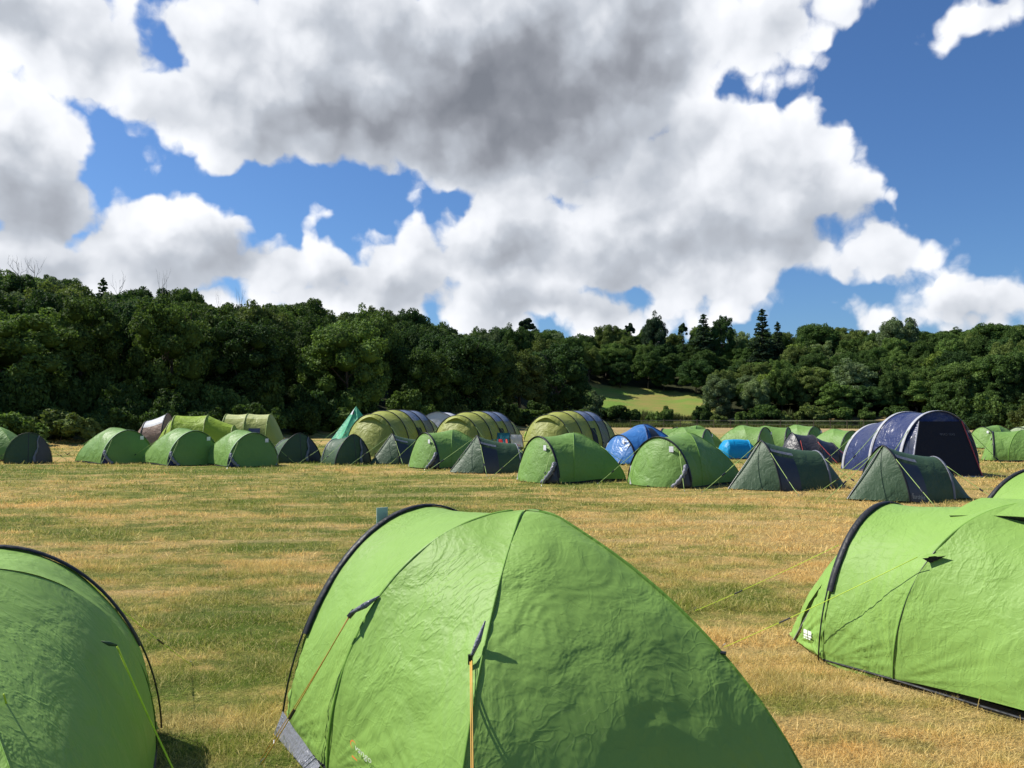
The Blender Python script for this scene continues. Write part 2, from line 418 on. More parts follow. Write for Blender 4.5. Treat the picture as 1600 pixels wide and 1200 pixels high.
def lobe_core(centres, radii, k=.70, flat=1.0):
    bm = bmesh.new(); bmesh.ops.create_icosphere(bm, subdivisions=2, radius=1)
    v0 = np.array([v.co for v in bm.verts]); f0 = np.array([[v.index for v in f.verts] for f in bm.faces]); bm.free()
    V, Fc, n = [], [], 0
    for c, r in zip(centres, radii):
        V.append(v0 * r * k * np.array([1, 1, flat]) + np.asarray(c)); Fc.append(f0 + n); n += len(v0)
    return np.concatenate(V), np.concatenate(Fc)
def crown_mesh(name, centres, radii, n, size, seed, mat, flat=1.0, core=.70, low=-.35, jitter=.75, sub=5):
    rng = np.random.default_rng(seed)
    c2, r2 = list(centres), [r * .8 for r in radii]     # every lobe carries smaller sprays, so that outlines are ragged
    for c, r in zip(centres, radii):
        for k in range(sub):
            u = rng.normal(size=3); u[2] = abs(u[2]) * 1.1 - .35; u /= np.linalg.norm(u)
            d = r * rng.uniform(.45, 1.05); c2.append(tuple(np.array(c) + u * d * np.array([1, 1, flat]))); r2.append(r * rng.uniform(.28, .52))
    L = leaf_cloud(c2, r2, n, size, rng, low, flat, jitter)
    nq = len(L) // 4; q = np.arange(nq * 4).reshape(-1, 4)
    tri = np.concatenate([q[:, [0, 1, 2]], q[:, [0, 2, 3]]])
    if core > 0:
        cv, cf = lobe_core(centres, radii, core, flat); tri = np.concatenate([tri, cf + len(L)]); L = np.concatenate([L, cv])
    o = mk(name, L, tri, mat)
    return o
def mat_foliage(name='foliage', rough=.75):
    m, t = newmat(name)
    oi = t.node('ShaderNodeObjectInfo')
    geo = t.node('ShaderNodeNewGeometry')
    tc = t.node('ShaderNodeTexCoord').outputs['Object']
    k = t.rng(geo.outputs['Random Per Island'], 0, 1, .62, 1.35)
    k2 = t.rng(t.noise(tc, .55, 3), .3, .7, .75, 1.25)
    k3 = t.rng(oi.outputs['Random'], 0, 1, .80, 1.22)
    c = t.v('SCALE', oi.outputs['Color'], c=t.m('MULTIPLY', t.m('MULTIPLY', k, k2), k3))
    p = t.node('ShaderNodeBsdfPrincipled'); t.put(p.inputs['Base Color'], c); p.inputs['Roughness'].default_value = rough; p.inputs['Specular IOR Level'].default_value = .12
    tr = t.node('ShaderNodeBsdfTranslucent'); t.put(tr.inputs[0], t.v('MULTIPLY', c, (1.15, 1.2, .7)))
    mx = t.node('ShaderNodeMixShader'); mx.inputs[0].default_value = .28
    t.put(mx.inputs[1], p.outputs[0]); t.put(mx.inputs[2], tr.outputs[0])
    o = t.node('ShaderNodeOutputMaterial'); t.put(o.inputs[0], mx.outputs[0])
    return m
FOL = mat_foliage()
def mat_bark(name, col):
    m, t = newmat(name)
    tc = t.node('ShaderNodeTexCoord').outputs['Object']
    n = t.noise(t.v('MULTIPLY', tc, (6, 6, 1.2)), 1.5, 5, .7)
    c = t.v('SCALE', col, c=t.rng(n, .3, .7, .6, 1.3))
    p = t.node('ShaderNodeBsdfPrincipled'); t.put(p.inputs['Base Color'], c); p.inputs['Roughness'].default_value = .9
    o = t.node('ShaderNodeOutputMaterial'); t.put(o.inputs[0], p.outputs[0])
    return m
BARK = mat_bark('bark', (.10, .08, .055)); PALEBARK = mat_bark('weathered_wood', (.32, .30, .27))

def limb_tree(h, r0, n, rng, spread, top=.75, bare=False, levels=2):
    """tapered trunk with limbs, as one mesh"""
    parts = []
    bend = [Vector((rng.normal() * .15, rng.normal() * .15, h * top * k / 5)) if k else Vector((0, 0, -.3)) for k in range(6)]
    parts.append(tube(bend, [r0 * (1 - .15 * k) for k in range(6)], 8))
    def grow(p, d, L, r, lev):
        pts = [p]; q = d.normalized()
        for k in range(4):
            q = (q + Vector((rng.normal() * .22, rng.normal() * .22, rng.normal() * .12 + .10))).normalized()
            pts.append(pts[-1] + q * L / 4)
        parts.append(tube(pts, [r, r * .8, r * .6, r * .42, r * .2], 5))
        if lev > 0:
            for k in (2, 3, 4):
                a = rng.random() * 6.28
                grow(pts[k], (q + Vector((math.cos(a), math.sin(a), .3)) * .8), L * .5, r * .45, lev - 1)
    for k in range(n):
        f = .35 + .6 * k / n; a = k * 2.4 + rng.random()
        i = min(4, int(f * 5)); p = bend[i].lerp(bend[i + 1], f * 5 - i)
        grow(p, Vector((math.cos(a), math.sin(a), .55)), spread * (.6 + .4 * rng.random()), r0 * .38, levels)
    return join(parts)

PROTO = {}
def proto_tree(key, crown_fn, trunk, name):
    r = empty(name, (0, 0, 0)); r.hide_render = False
    c = crown_fn() if crown_fn else None
    if c: c.parent = r; c.name = 'crown'
    tr = mk('trunk', trunk[0], trunk[1], BARK if crown_fn else PALEBARK, r, smooth=True)
    PROTO[key] = r
    return r
def broad_lobes(seed, W, H, n, zlo=.22, squash=1.0):
    rg = np.random.default_rng(seed); C, Rr = [], []
    C.append((0, 0, H * .60)); Rr.append(W * .27)
    for i in range(n):
        a = i * 2.399 + rg.random() * .6; f = (i + .5) / n
        z = H * (zlo + (.86 - zlo) * f ** .85); prof = math.sqrt(max(.03, 1 - ((z / H - .48) / .50) ** 2))
        rr = W * .5 * prof * (.62 + .25 * rg.random())
        rad = W * (.125 + .085 * rg.random()) * (1.1 - .25 * f)
        C.append((math.cos(a) * rr, math.sin(a) * rr, z)); Rr.append(rad)
    for i in range(3):
        a = rg.random() * 6.28; C.append((math.cos(a) * W * .14, math.sin(a) * W * .14, H * (.80 + .05 * rg.random()))); Rr.append(W * (.13 + .04 * rg.random()))
    return C, Rr
def build_protos():
    rg = np.random.default_rng(5)
    for i in range(6):              # rounded broadleaf crowns, 8 m wide and 10 m tall
        C, Rr = broad_lobes(10 + i, 8, 10, 20 + 2 * i, .16 if i % 2 else .24)
        proto_tree('broad%d' % i, lambda: crown_mesh('crown', C, Rr, 19000, .18, i, FOL, core=.56), limb_tree(10, .28, 7, rg, 3.2, .7, levels=1), 'broadleaf_tree')
    for i in range(2):              # feathery upright crowns (willow, birch)
        C, Rr = broad_lobes(40 + i, 6, 10, 26, .12)
        proto_tree('feather%d' % i, lambda: crown_mesh('crown', C, Rr, 16000, .15, 50 + i, FOL, flat=1.25, core=.5, jitter=1.2), limb_tree(10, .2, 7, rg, 2.5, .8, levels=1), 'willow_tree')
    # fir: tiers of drooping boughs
    C, Rr = [], []
    for k in range(26):
        z = 1.2 + k * .37; w = (1 - (z - 1) / 10.4) ** .85 * 2.2 * (.8 + .4 * rg.random())
        nj = max(3, int(4.5 * w))
        for j in range(nj):
            a = j * 6.283 / nj + k * 1.9 + rg.random() * .8
            q = w * (.35 + .6 * rg.random()); C.append((math.cos(a) * q, math.sin(a) * q, z - q * .16 + rg.normal() * .12)); Rr.append(.26 + .17 * w)
    C.append((0, 0, 10.9)); Rr.append(.16); C.append((0, 0, 10.4)); Rr.append(.25)
    proto_tree('fir', lambda: crown_mesh('crown', C, Rr, 9000, .22, 77, FOL, flat=.55, core=.5, sub=3), tube([(0, 0, -.3), (0, 0, 5), (0, 0, 11)], [.25, .15, .03], 7), 'fir_tree')
    # pine: a flat-topped crown on a tall bare stem
    C = [(0, 0, 9), (1.3, .3, 8.6), (-1.2, .5, 8.8), (.2, -1.3, 8.5), (.1, 1.3, 8.7), (1.0, -.9, 9.3), (-.8, -.8, 9.2), (0, .3, 9.9), (2.1, 0, 8.0), (-1.9, -.6, 7.9)]
    Rr = [1.2, 1.0, 1.0, .9, .9, .9, .9, .9, .6, .6]
    proto_tree('pine', lambda: crown_mesh('crown', C, Rr, 7000, .24, 78, FOL, flat=.7, core=.6), limb_tree(10, .25, 5, rg, 1.8, .85, levels=1), 'pine_tree')
    for i in range(4):              # bushes that reach the ground, 4 m wide and 3 m tall
        rr = np.random.default_rng(90 + i); C, Rr = [(0, 0, 1.1)], [1.1]
        for j in range(13):
            a = j * 2.4 + rr.random(); q = .5 + 1.0 * rr.random(); C.append((math.cos(a) * q, math.sin(a) * q, .45 + 1.7 * rr.random() * (1 - q / 2.2))); Rr.append(.45 + .35 * rr.random())
        proto_tree('bush%d' % i, lambda: crown_mesh('crown', C, Rr, 6500, .17, 95 + i, FOL, flat=1.1, core=.7, jitter=.95, low=-.6), limb_tree(1.8, .07, 4, rr, 1.0, .8, levels=0), 'shrub')
    for i in range(2):
        proto_tree('dead%d' % i, None, limb_tree(10, .2, 9, np.random.default_rng(300 + i), 3.0, .98, True, 2), 'dead_tree')
build_protos()
GREEN = {'dark': (0.0536, 0.0854, 0.0213), 'mid': (0.0928, 0.1348, 0.0328), 'deep': (0.0416, 0.0729, 0.0213), 'olive': (0.1179, 0.1441, 0.0393), 'yellow': (0.1512, 0.1911, 0.0362), 'pale': (0.1522, 0.183, 0.0756), 'grey': (0.1159, 0.1452, 0.0676), 'pine': (0.0315, 0.0504, 0.0251)}
RND = random.Random(7)
TREES = []
used = set()
def place_tree(key, x, y, w, h, colname, group=None, turn=None, z=None, sink=0.0):
    """w, h in metres against the 8 x 10 m (or 4 x 3 m) pattern"""
    src = PROTO[key]
    bw, bh = (4.0, 3.0) if key.startswith('bush') else (4.4, 11.0) if key == 'fir' else (5.4, 10.7) if key == 'pine' else (6.2, 10.4) if key.startswith('feather') else (8.2, 10.3)
    o = src if key not in used else copy_tree(src); used.add(key)
    o.location = (x, y, (ground_z(x, y) if z is None else z) - sink)
    o.rotation_euler = (0, 0, RND.random() * 6.28 if turn is None else turn); o.scale = (w / bw, w / bw, h / bh)
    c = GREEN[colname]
    c = tuple(v * (1.42 if y > 200 else 1.20) for v in c)  # far trees raised more, distance haze put into their leaf colour
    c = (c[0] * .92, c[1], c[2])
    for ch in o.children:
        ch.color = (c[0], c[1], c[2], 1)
    if group: o['group'] = group
    TREES.append((o, key, colname, x, y, h))
    return o

# ------------------------------------------------------------------ the hillside wood, tree by tree
def polar(p, r):
    a = (p - 800) / F; n = math.hypot(1, a)
    return a / n * r, r / n
def sky_h(p, r, dy=0):          # tree height that reaches the skyline of the photograph
    x, y = polar(p, r)
    return CAMZ + (646 - ip(p, T_S) - dy) / F * y - ground_z(x, y)
def put(key, p, r, w, h, col, **kw):
    x, y = polar(p, r)
    return place_tree(key, x, y, w, h, col, **kw)
def put_top(key, p, ytop, r, wpx, col, **kw):       # by its top and width in the photograph, at a known distance
    x, y = polar(p, r)
    h = CAMZ + (646 - ytop) / F * y - ground_z(x, y)
    return place_tree(key, x, y, wpx / F * y, max(h, .8), col, **kw)
def wood():
    D0 = lambda p: 7.0 if p < 650 else 7.0 + (p - 650) / 250 * 4.0 if p < 900 else 11.0
    HILL = 'trees of the hillside wood'
    s = 0.0; row = 0
    while s < 1.001:
        p = -110.0
        step_p = 40
        k = 0
        while p < 1700:
            D = D0(p); E, C = ip(p, T_E), ip(p, T_C)
            start = 10 if p < 850 else 6
            if 860 < p < 1112: start = mtop(p) + 4 - E
            r0 = E + start; nrow = max(3, round((C - r0) / (D * .95)))
            # rows are counted per azimuth: s runs from the foot (0) to the crest (1)
            r = r0 + (C - r0) * s + RND.uniform(-.2, .2) * D
            dp = D * .86 / r * F
            if row % max(1, round(8 / nrow)) == 0 or s > .999:
                q = p + RND.uniform(-.25, .25) * dp + (dp / 2 if row % 2 else 0)
                crest = s > .93
                hh = ip(q, T_H) * RND.uniform(.66, 1.12)
                top = sky_h(q, r)
                if crest: hh = top * RND.uniform(.93, 1.0)
                hh = min(hh, top - RND.uniform(.1, 1.2)) if not crest else hh
                if hh > 3.5:
                    wr = RND.random()
                    rightish = q > 900
                    cols = (['mid'] * 4 + ['dark'] * 3 + ['olive'] * 3 + ['pale', 'grey', 'yellow', 'deep']) if rightish else (['dark'] * 4 + ['deep'] * 4 + ['mid'] * 3 + ['olive', 'grey'])
                    c = RND.choice(cols)
                    key = 'feather%d' % RND.randrange(2) if c in ('pale', 'grey') and RND.random() < .7 else 'broad%d' % RND.randrange(6)
                    put(key, q, r, D * RND.uniform(.72, 1.12) * (.9 if key[0] == 'f' else 1), hh, c, group=HILL)
            p += dp
        row += 1; s += 1 / 8.0
    # trees with an outline of their own on the skyline
    put_top('fir', 158, 433, 112, 48, 'deep')
    put_top('broad0', 95, 428, 113, 80, 'dark'); put_top('broad3', 290, 441, 116, 60, 'mid')
    put_top('broad2', 475, 460, 112, 95, 'mid'); put_top('broad1', 585, 472, 132, 60, 'olive'); put_top('broad4', 640, 476, 138, 62, 'deep')
    put_top('pine', 823, 495, 215, 34, 'pine'); put_top('pine', 985, 503, 330, 20, 'pine')
    put_top('broad5', 1024, 489, 325, 42, 'pine'); put_top('pine', 1068, 503, 330, 17, 'deep'); put_top('fir', 1100, 490, 320, 50, 'pine')
    put_top('broad1', 1130, 488, 322, 40, 'deep'); put_top('fir', 1192, 482, 305, 54, 'pine'); put_top('fir', 1216, 502, 310, 36, 'pine')
    put_top('broad3', 1275, 500, 318, 62, 'dark'); put_top('broad2', 1405, 491, 318, 62, 'grey'); put_top('broad4', 1548, 501, 318, 66, 'dark')
    put_top('broad0', 950, 503, 322, 46, 'olive')
    for p, y, r, wp, i in ((25, 404, 113, 60, 0), (50, 408, 114, 50, 1), (184, 430, 114, 34, 0), (251, 428, 115, 30, 1), (340, 455, 117, 20, 0), (372, 457, 118, 24, 1)):
        put_top('dead%d' % i, p, y, r, wp, 'dark')
    # paler or brighter trees standing out of the mass
    put_top('feather0', 140, 545, 72, 70, 'grey'); put_top('feather1', 395, 545, 74, 60, 'grey'); put_top('broad5', 320, 505, 92, 60, 'olive')
    put_top('feather1', 35, 520, 70, 60, 'dark'); put_top('broad2', 455, 600, 68, 60, 'dark')
    put_top('broad1', 240, 590, 63, 150, 'yellow'); put_top('bush2', 310, 612, 60, 80, 'olive')
    put_top('feather0', 1122, 584, 262, 52, 'grey'); put_top('broad2', 1182, 588, 262, 46, 'pale'); put_top('bush1', 1196, 622, 256, 50, 'dark')
    put_top('broad4', 1262, 570, 275, 90, 'olive'); put_top('feather0', 1330, 560, 268, 70, 'grey'); put_top('feather1', 1375, 560, 272, 60, 'dark')
    put_top('broad0', 1430, 590, 262, 70, 'mid'); put_top('broad3', 1500, 560, 262, 80, 'mid'); put_top('broad5', 1570, 545, 262, 90, 'dark'); put_top('feather1', 1480, 600, 262, 60, 'olive')
    put_top('broad2', 880, 563, 238, 62, 'dark', turn=1.0); put_top('broad3', 840, 552, 236, 80, 'dark'); put_top('broad1', 800, 560, 150, 80, 'deep')
    put_top('feather0', 762, 600, 100, 50, 'mid'); put_top('feather1', 710, 600, 95, 50, 'dark')
    # bushes at the foot of the wood and along the lake
    p = -60; i = 0
    while p < 850:
        E = ip(p, T_E); D = RND.uniform(3.2, 4.6); r = E + RND.uniform(.8, 2.6)
        put('bush%d' % (i % 4), p, r, D, RND.uniform(2.0, 3.3), RND.choice(['mid', 'mid', 'dark', 'mid', 'olive', 'dark']))
        E2 = ip(p + 20, T_E); put('bush%d' % ((i + 2) % 4), p + RND.uniform(10, 30), E2 + RND.uniform(4.5, 7), D * 1.15, RND.uniform(3.4, 4.8), RND.choice(['dark', 'deep', 'mid', 'dark']))
        p += D * .88 / r * F; i += 1
    for p, y, r, wp, k, c in ((790, 632, 110, 70, 0, 'mid'), (825, 628, 112, 74, 1, 'mid'), (862, 626, 132, 70, 2, 'olive'), (905, 634, 190, 56, 3, 'mid'),
                              (928, 606, 256, 42, 0, 'grey'), (925, 630, 246, 40, 1, 'pale'), (962, 624, 250, 56, 2, 'dark'), (990, 634, 248, 34, 3, 'dark'), (1040, 631, 250, 36, 0, 'mid'),
                              (1022, 640, 249, 30, 2, 'mid'), (1099, 621, 250, 36, 1, 'dark'), (1120, 643, 208, 32, 3, 'olive'), (1160, 636, 254, 30, 2, 'mid'), (1225, 640, 254, 30, 0, 'olive'),
                              (1268, 622, 254, 60, 1, 'olive'), (1318, 630, 256, 44, 3, 'mid'), (1352, 634, 256, 34, 0, 'mid'), (1400, 625, 256, 50, 2, 'dark'),
                              (1462, 606, 112, 60, 1, 'dark'), (1505, 592, 108, 84, 0, 'dark'), (1548, 600, 107, 66, 3, 'mid'), (1580, 612, 106, 60, 2, 'dark'), (1620, 600, 106, 80, 1, 'dark'), (1660, 596, 106, 80, 3, 'dark'), (1527, 634, 104, 50, 2, 'deep'), (1600, 628, 104, 56, 0, 'olive'), (1485, 636, 105, 40, 3, 'dark')):
        put_top('bush%d' % k, p, y, r, wp, c, sink=.15)
wood()
LAND = [(-999, 85, 'the dark tent at far left'), (85, 235, 'the first full green dome tent'), (235, 345, 'the lime tunnel tent'), (345, 460, 'the pale tent with a window'),
        (460, 530, 'the gap beside the mint teepee'), (530, 600, 'the mint teepee'), (600, 680, 'the first olive tunnel tent'), (680, 760, 'the second olive tunnel tent'),
        (760, 815, 'the camping chairs'), (815, 900, 'the third olive tunnel tent'), (900, 985, 'the bright blue dome tent'), (985, 1090, 'the two rear pale domes'),
        (1090, 1150, 'the turquoise pop-up tent'), (1150, 1225, 'the dome behind the turquoise tent'), (1225, 1325, 'the charcoal tent'), (1325, 1400, "the navy tent's rear"),
        (1400, 1550, "the navy tent's open front"), (1550, 9999, 'the right edge')]
NUM = ['leftmost', 'second from left', 'third from left', 'fourth from left', 'fifth from left', 'sixth from left', 'seventh from left', 'eighth from left', 'ninth from left', 'tenth from left', 'eleventh from left', 'twelfth from left']
LOOK = {'dark': 'dark', 'deep': 'near-black', 'mid': 'mid green', 'olive': 'olive', 'yellow': 'yellow-green', 'pale': 'pale green', 'grey': 'grey-green', 'pine': 'blackish'}
KIND = {'br': ('round', 'tree', 'tree'), 'fe': ('feathery', 'willow', 'tree'), 'fi': ('spired', 'fir', 'tree'), 'pi': ('umbrella', 'pine', 'tree'), 'bu': ('leafy', 'bush', 'bush'), 'de': ('bare grey', 'dead tree', 'tree')}
slots = {}
for o, key, c, x, y, h in TREES:
    p = pxa(x, y); r = math.hypot(x, y); s = (r - ip(p, T_E)) / (ip(p, T_C) - ip(p, T_E))
    rowt = 'at the skyline' if s > .86 else 'high up the wood' if s > .6 else 'mid-slope' if s > .33 else 'low on the slope' if s > .12 else 'at the foot'
    land = next(t for a, b, t in LAND if a <= p < b)
    k = KIND[key[:2]]
    base = (LOOK[c] + ' ' if k[1] != 'dead tree' else '') + k[0] + ' ' + k[1]
    slots.setdefault((base, rowt, land), []).append((p, o, k))
for (base, rowt, land), L in slots.items():
    L.sort(key=lambda q: q[0])
    for i, (p, o, k) in enumerate(L):
        tail = '' if len(L) == 1 else ', ' + NUM[i]
        ww = dict(a='low on the slope', b='low down')
        lab = '%s %s, above %s%s' % (base, rowt, land, tail)
        for u, v in (('low on the slope', 'low down'), ('high up the wood', 'high up'), ('the dome behind the turquoise tent', 'the dome behind turquoise'), ('the pale tent with a window', 'the windowed tent'), ('the first full green dome tent', 'the first full dome'), ('the gap beside the mint teepee', "the teepee's left side"), (' olive tunnel tent', ' olive tunnel'), (' from left', '')):
            if len(lab.split()) > 16: lab = lab.replace(u, v)
        tag(o, lab, k[2], {'bush': 'bushes at the edge of the wood', 'tree': 'trees of the hillside wood'}[k[2]])

# reeds along the far shore, lily pads on the water, rough grass on the near bank
def blades(name, pts, h, wd, lean, rng, mat, seg=2, dirs=None):
    n = len(pts)
    a = rng.random(n) * 6.283; ux, uy = np.cos(a), np.sin(a)
    la = rng.random(n) * 6.283; l = lean * (.3 + rng.random(n)); hh = h * (.6 + .7 * rng.random(n)); ww = wd * (.7 + .6 * rng.random(n))
    base = pts; side = np.stack([ux, uy, 0 * ux], 1) * ww[:, None] / 2
    mid = base + np.stack([np.cos(la) * l * hh * .35, np.sin(la) * l * hh * .35, hh * .55], 1)
    tip = base + np.stack([np.cos(la) * l * hh, np.sin(la) * l * hh, hh * (1 - .25 * l)], 1)
    V = np.stack([base - side, base + side, mid + side * .7, mid - side * .7, tip], 1).reshape(-1, 3)
    q = np.arange(n)[:, None] * 5
    Fc = np.concatenate([q + np.array([[0, 1, 2]]), q + np.array([[0, 2, 3]]), q + np.array([[3, 2, 4]])])
    return mk(name, V, Fc, mat)
def gz(P):
    return np.array([ground_z(a, b) for a, b in P])
def strip(p0, p1, r0, r1, n, rng):
    p = rng.uniform(p0, p1, n); r = rng.uniform(0, 1, n)
    E = np.array([(ip(q, T_E) if r0 < 0 else 0) for q in p])
    rr = E + r0 + (r1 - r0) * r
    a = (p - 800) / F; m = np.hypot(1, a)
    return np.stack([a / m * rr, rr / m], 1)
rgn = np.random.default_rng(11)
P = strip(935, 1290, -5, 4, 7000, rgn)
P = P[np.array([mn.noise(Vector((a * .07, b * .07, 4))) > -.12 for a, b in P])]
rh = np.array([2.0 + 1.6 * mn.noise(Vector((a * .16, b * .16, 9))) + .8 * mn.noise(Vector((a * .5, b * .5, 2))) for a, b in P])
reed = blades('reeds', np.column_stack([P, np.full(len(P), -.2)]), np.clip(rh, .6, 4), .22, .25, rgn, FOL)
reed.color = (.105, .125, .045, 1); tag(reed, 'tall green reeds in a belt along the far shore of the lake', 'reeds', None, 'stuff')
P = strip(940, 1470, 104, 117, 16000, rgn)
bank = blades('bank_grass', np.column_stack([P, gz(P)]), .42, .12, .5, rgn, FOL)
bank.color = (.085, .105, .032, 1); tag(bank, 'rough green grass on the near bank between field and lake', 'grass', None, 'stuff')
rr = rgn.random(1500) ** .5; aa = rgn.random(1500) * 6.283
cx, cy = polar(1245, 222)
lx, ly = cx + rr * np.cos(aa) * 23, cy + rr * np.sin(aa) * 17
V, Fc = [], []
for x, y in zip(lx, ly):
    s = .3 + .45 * rgn.random(); z = -.085 + .01 * rgn.random(); n = len(V)
    V += [(x + s * math.cos(k * 1.047), y + s * math.sin(k * 1.047), z) for k in range(6)]; Fc.append(tuple(range(n, n + 6)))
tag(mk('water_lilies', V, Fc, plain('lily_pad', (.17, .19, .07), .5)), 'pale green lily pads spread over the lake surface', 'water lilies', None, 'stuff')
# post and wire fence along the far side of the field
fe = empty('wire_fence', (0, 0, 0)); tag(fe, 'thin post and wire fence between tan field and lake bank', 'fence')
fpts = []
for i in range(15):
    x, y = polar(985 + i * 26, 103 + .4 * math.sin(i)); z = ground_z(x, y); fpts.append(Vector((x, y, z)))
for q in fpts:
    v, f = box((q.x, q.y, q.z + .5), (.07, .07, 1.1)); mk('post', v, f, BARK, fe)
for hz in (.45, .9):
    v, f = tube([q + Vector((0, 0, hz)) for q in fpts], .012, 4); mk('wire', v, f, plain('wire', (.25, .25, .25), .4, .8), fe)

# ------------------------------------------------------------------ grass blades of the meadow
def mat_grass():
    m, t = newmat('grass_blades')
    pos = t.node('ShaderNodeNewGeometry').outputs['Position']; geo = t.node('ShaderNodeNewGeometry')
    col, fine, tuft = meadow_colour(t, pos)
    rn = geo.outputs['Random Per Island']
    straw = t.mix(t.rng(rn, 0, 1), (.46, .35, .13), (.74, .61, .31))
    c = t.mix(t.rng(t.m('FRACT', t.m('MULTIPLY', rn, 37.7)), .50, .80, 0, .62), col, straw)
    c = t.v('SCALE', c, c=t.rng(t.m('FRACT', t.m('MULTIPLY', rn, 91.3)), 0, 1, 1.0, 1.8))
    d = t.node('ShaderNodeBsdfDiffuse'); t.put(d.inputs[0], c)
    tr = t.node('ShaderNodeBsdfTranslucent'); t.put(tr.inputs[0], c)
    mx = t.node('ShaderNodeMixShader'); mx.inputs[0].default_value = .35; t.put(mx.inputs[1], d.outputs[0]); t.put(mx.inputs[2], tr.outputs[0])
    o = t.node('ShaderNodeOutputMaterial'); t.put(o.inputs[0], mx.outputs[0])
    return m
def meadow_grass():
    rng = np.random.default_rng(3); out = []
    for y0, y1, n, h, wd in ((3.2, 6, 230000, .060, .0026), (6, 10, 230000, .062, .0042), (10, 17, 150000, .065, .008), (17, 30, 90000, .065, .015)):
        y = np.sqrt(rng.uniform(y0 ** 2, y1 ** 2, n)); x = rng.uniform(-.70, .70, n) * y
        # mown swaths: thicker and thinner bands, and tufts
        k = np.array([mn.noise(Vector((a * .9, b * 2.6, 0))) + .6 * mn.noise(Vector((a * 3.1, b * 4.1, 5))) for a, b in zip(x, y)])
        keep = rng.random(n) < np.clip(.70 + k * .9, .25, 1); x, y, k = x[keep], y[keep], k[keep]
        P = np.column_stack([x, y, gz(zip(x, y)) - .004])
        out.append((P, h * np.clip(.8 + k * 1.1, .45, 1.7), wd))
    # long loose stalks of cut straw lying on top
    n = 26000; y = np.sqrt(rng.uniform(3.4 ** 2, 22 ** 2, n)); x = rng.uniform(-.7, .7, n) * y
    loose = (np.column_stack([x, y, gz(zip(x, y)) + .012]), np.full(n, .13), np.clip(.0005 * y, .0024, .01))
    # coarse tufts the mower left standing
    tx, ty, th = [], [], []
    for i in range(6500):
        y = math.sqrt(rng.uniform(4 ** 2, 48 ** 2)); x = rng.uniform(-.68, .68) * y
        if mn.noise(Vector((x * .25, y * .7, 8))) + .3 * rng.normal() < .12: continue
        m_ = int(26 + 20 * rng.random()); R_ = rng.uniform(.07, .22) * (1 + y / 50)
        a = rng.random(m_) * 6.283; q = R_ * np.sqrt(rng.random(m_)); tx.append(x + 1.7 * q * np.cos(a)); ty.append(y + q * np.sin(a)); th.append(np.full(m_, rng.uniform(.06, .15)))
    tx, ty, th = map(np.concatenate, (tx, ty, th)); far = ty
    P = np.column_stack([tx, ty, gz(zip(tx, ty)) - .004]); out.append((P, th, np.clip(.0007 * ty, .004, .03)))
    out.append(loose); mat = mat_grass(); V, Fc, nb = [], [], 0
    for P, h, wd in out:
        n = len(P); a = rng.random(n) * 6.283
        ww = wd * (.6 + .8 * rng.random(n)); side = np.stack([np.cos(a), np.sin(a), 0 * a], 1) * ww[:, None] / 2
        la = rng.random(n) * 6.283; lie = rng.random(n) ** .55 * 1.50 if P is not loose[0] else rng.uniform(1.42, 1.56, n); hh = h * (.5 + rng.random(n))      # many stems lie almost flat
        d = np.stack([np.cos(la) * np.sin(lie), np.sin(la) * np.sin(lie), np.cos(lie)], 1) * hh[:, None]
        mid = P + d * .55 + np.array([0, 0, .004]); tip = P + d * np.array([1.05, 1.05, .85]) + np.array([0, 0, .003])
        V.append(np.stack([P - side, P + side, mid + side * .75, mid - side * .75, tip], 1).reshape(-1, 3))
        q = np.arange(n)[:, None] * 5 + nb; Fc.append(np.concatenate([q + np.array([[0, 1, 2]]), q + np.array([[0, 2, 3]]), q + np.array([[3, 2, 4]])])); nb += n * 5
    o = mk('grass', np.concatenate(V), np.concatenate(Fc), mat)
    tag(o, 'short mown grass, straw coloured and green in swaths over the meadow', 'grass', None, 'stuff')
meadow_grass()

# ------------------------------------------------------------------ tents
LIME1 = (.235, .395, .090)      # bright green flysheet
def F_(name, col, **k): return fabric(name, col, **k)
GREENF = F_('green_flysheet', LIME1, crease=.75, trans=.05, rough=.5, spec=.14)
GREENFAR = F_('green_flysheet_creased', (.175, .315, .072), crease=1.2, scale=.8, fold=1.8, trans=.10, rough=.5)
DARKF = F_('dark_green_flysheet', (.055, .100, .052), crease=1.0, scale=.8, fold=1.7, trans=.08, rough=.5)
BLACKF = F_('black_sleeve', (.022, .024, .028), crease=.5, trans=0.0, rough=.5)
GREYF = F_('grey_skirt', (.22, .23, .27), crease=2.5, scale=1.5, fold=1.5, trans=.1, rough=.35)
GREYZ = plain('grey_zip', (.30, .31, .31), .5); MESHF = plain('dark_mesh', (.030, .033, .040), .45, spec=.6)
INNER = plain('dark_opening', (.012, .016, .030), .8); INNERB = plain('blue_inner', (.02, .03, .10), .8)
POLE = plain('black_pole', (.012, .012, .014), .35, spec=.6); WHITET = plain('white_tag', (.75, .77, .80), .6)
GUYY = plain('yellow_cord', (.58, .78, .05), .6); GUYO = plain('orange_cord', (.62, .36, .07), .6); GUYG = plain('pale_green_cord', (.33, .48, .13), .6)
GROUNDS = plain('black_groundsheet', (.015, .016, .018), .5); STEEL = plain('peg_steel', (.4, .4, .4), .4, .9)
OLIVE = F_('olive_lime_flysheet', (.400, .430, .095), crease=1.2, scale=.6, fold=2.5, trans=.22, rough=.5)
OLIVED = F_('olive_flysheet', (.330, .360, .080), crease=1.2, scale=.6, fold=2.5, trans=.2, rough=.5)
SLATE = F_('slate_blue_flysheet', (.130, .175, .280), crease=1.0, scale=.6, fold=2.0, trans=.12, rough=.35, spec=.6)
GREYS = F_('warm_grey_flysheet', (.20, .20, .165), crease=1.2, scale=.6, fold=2.0, trans=.12, rough=.5)
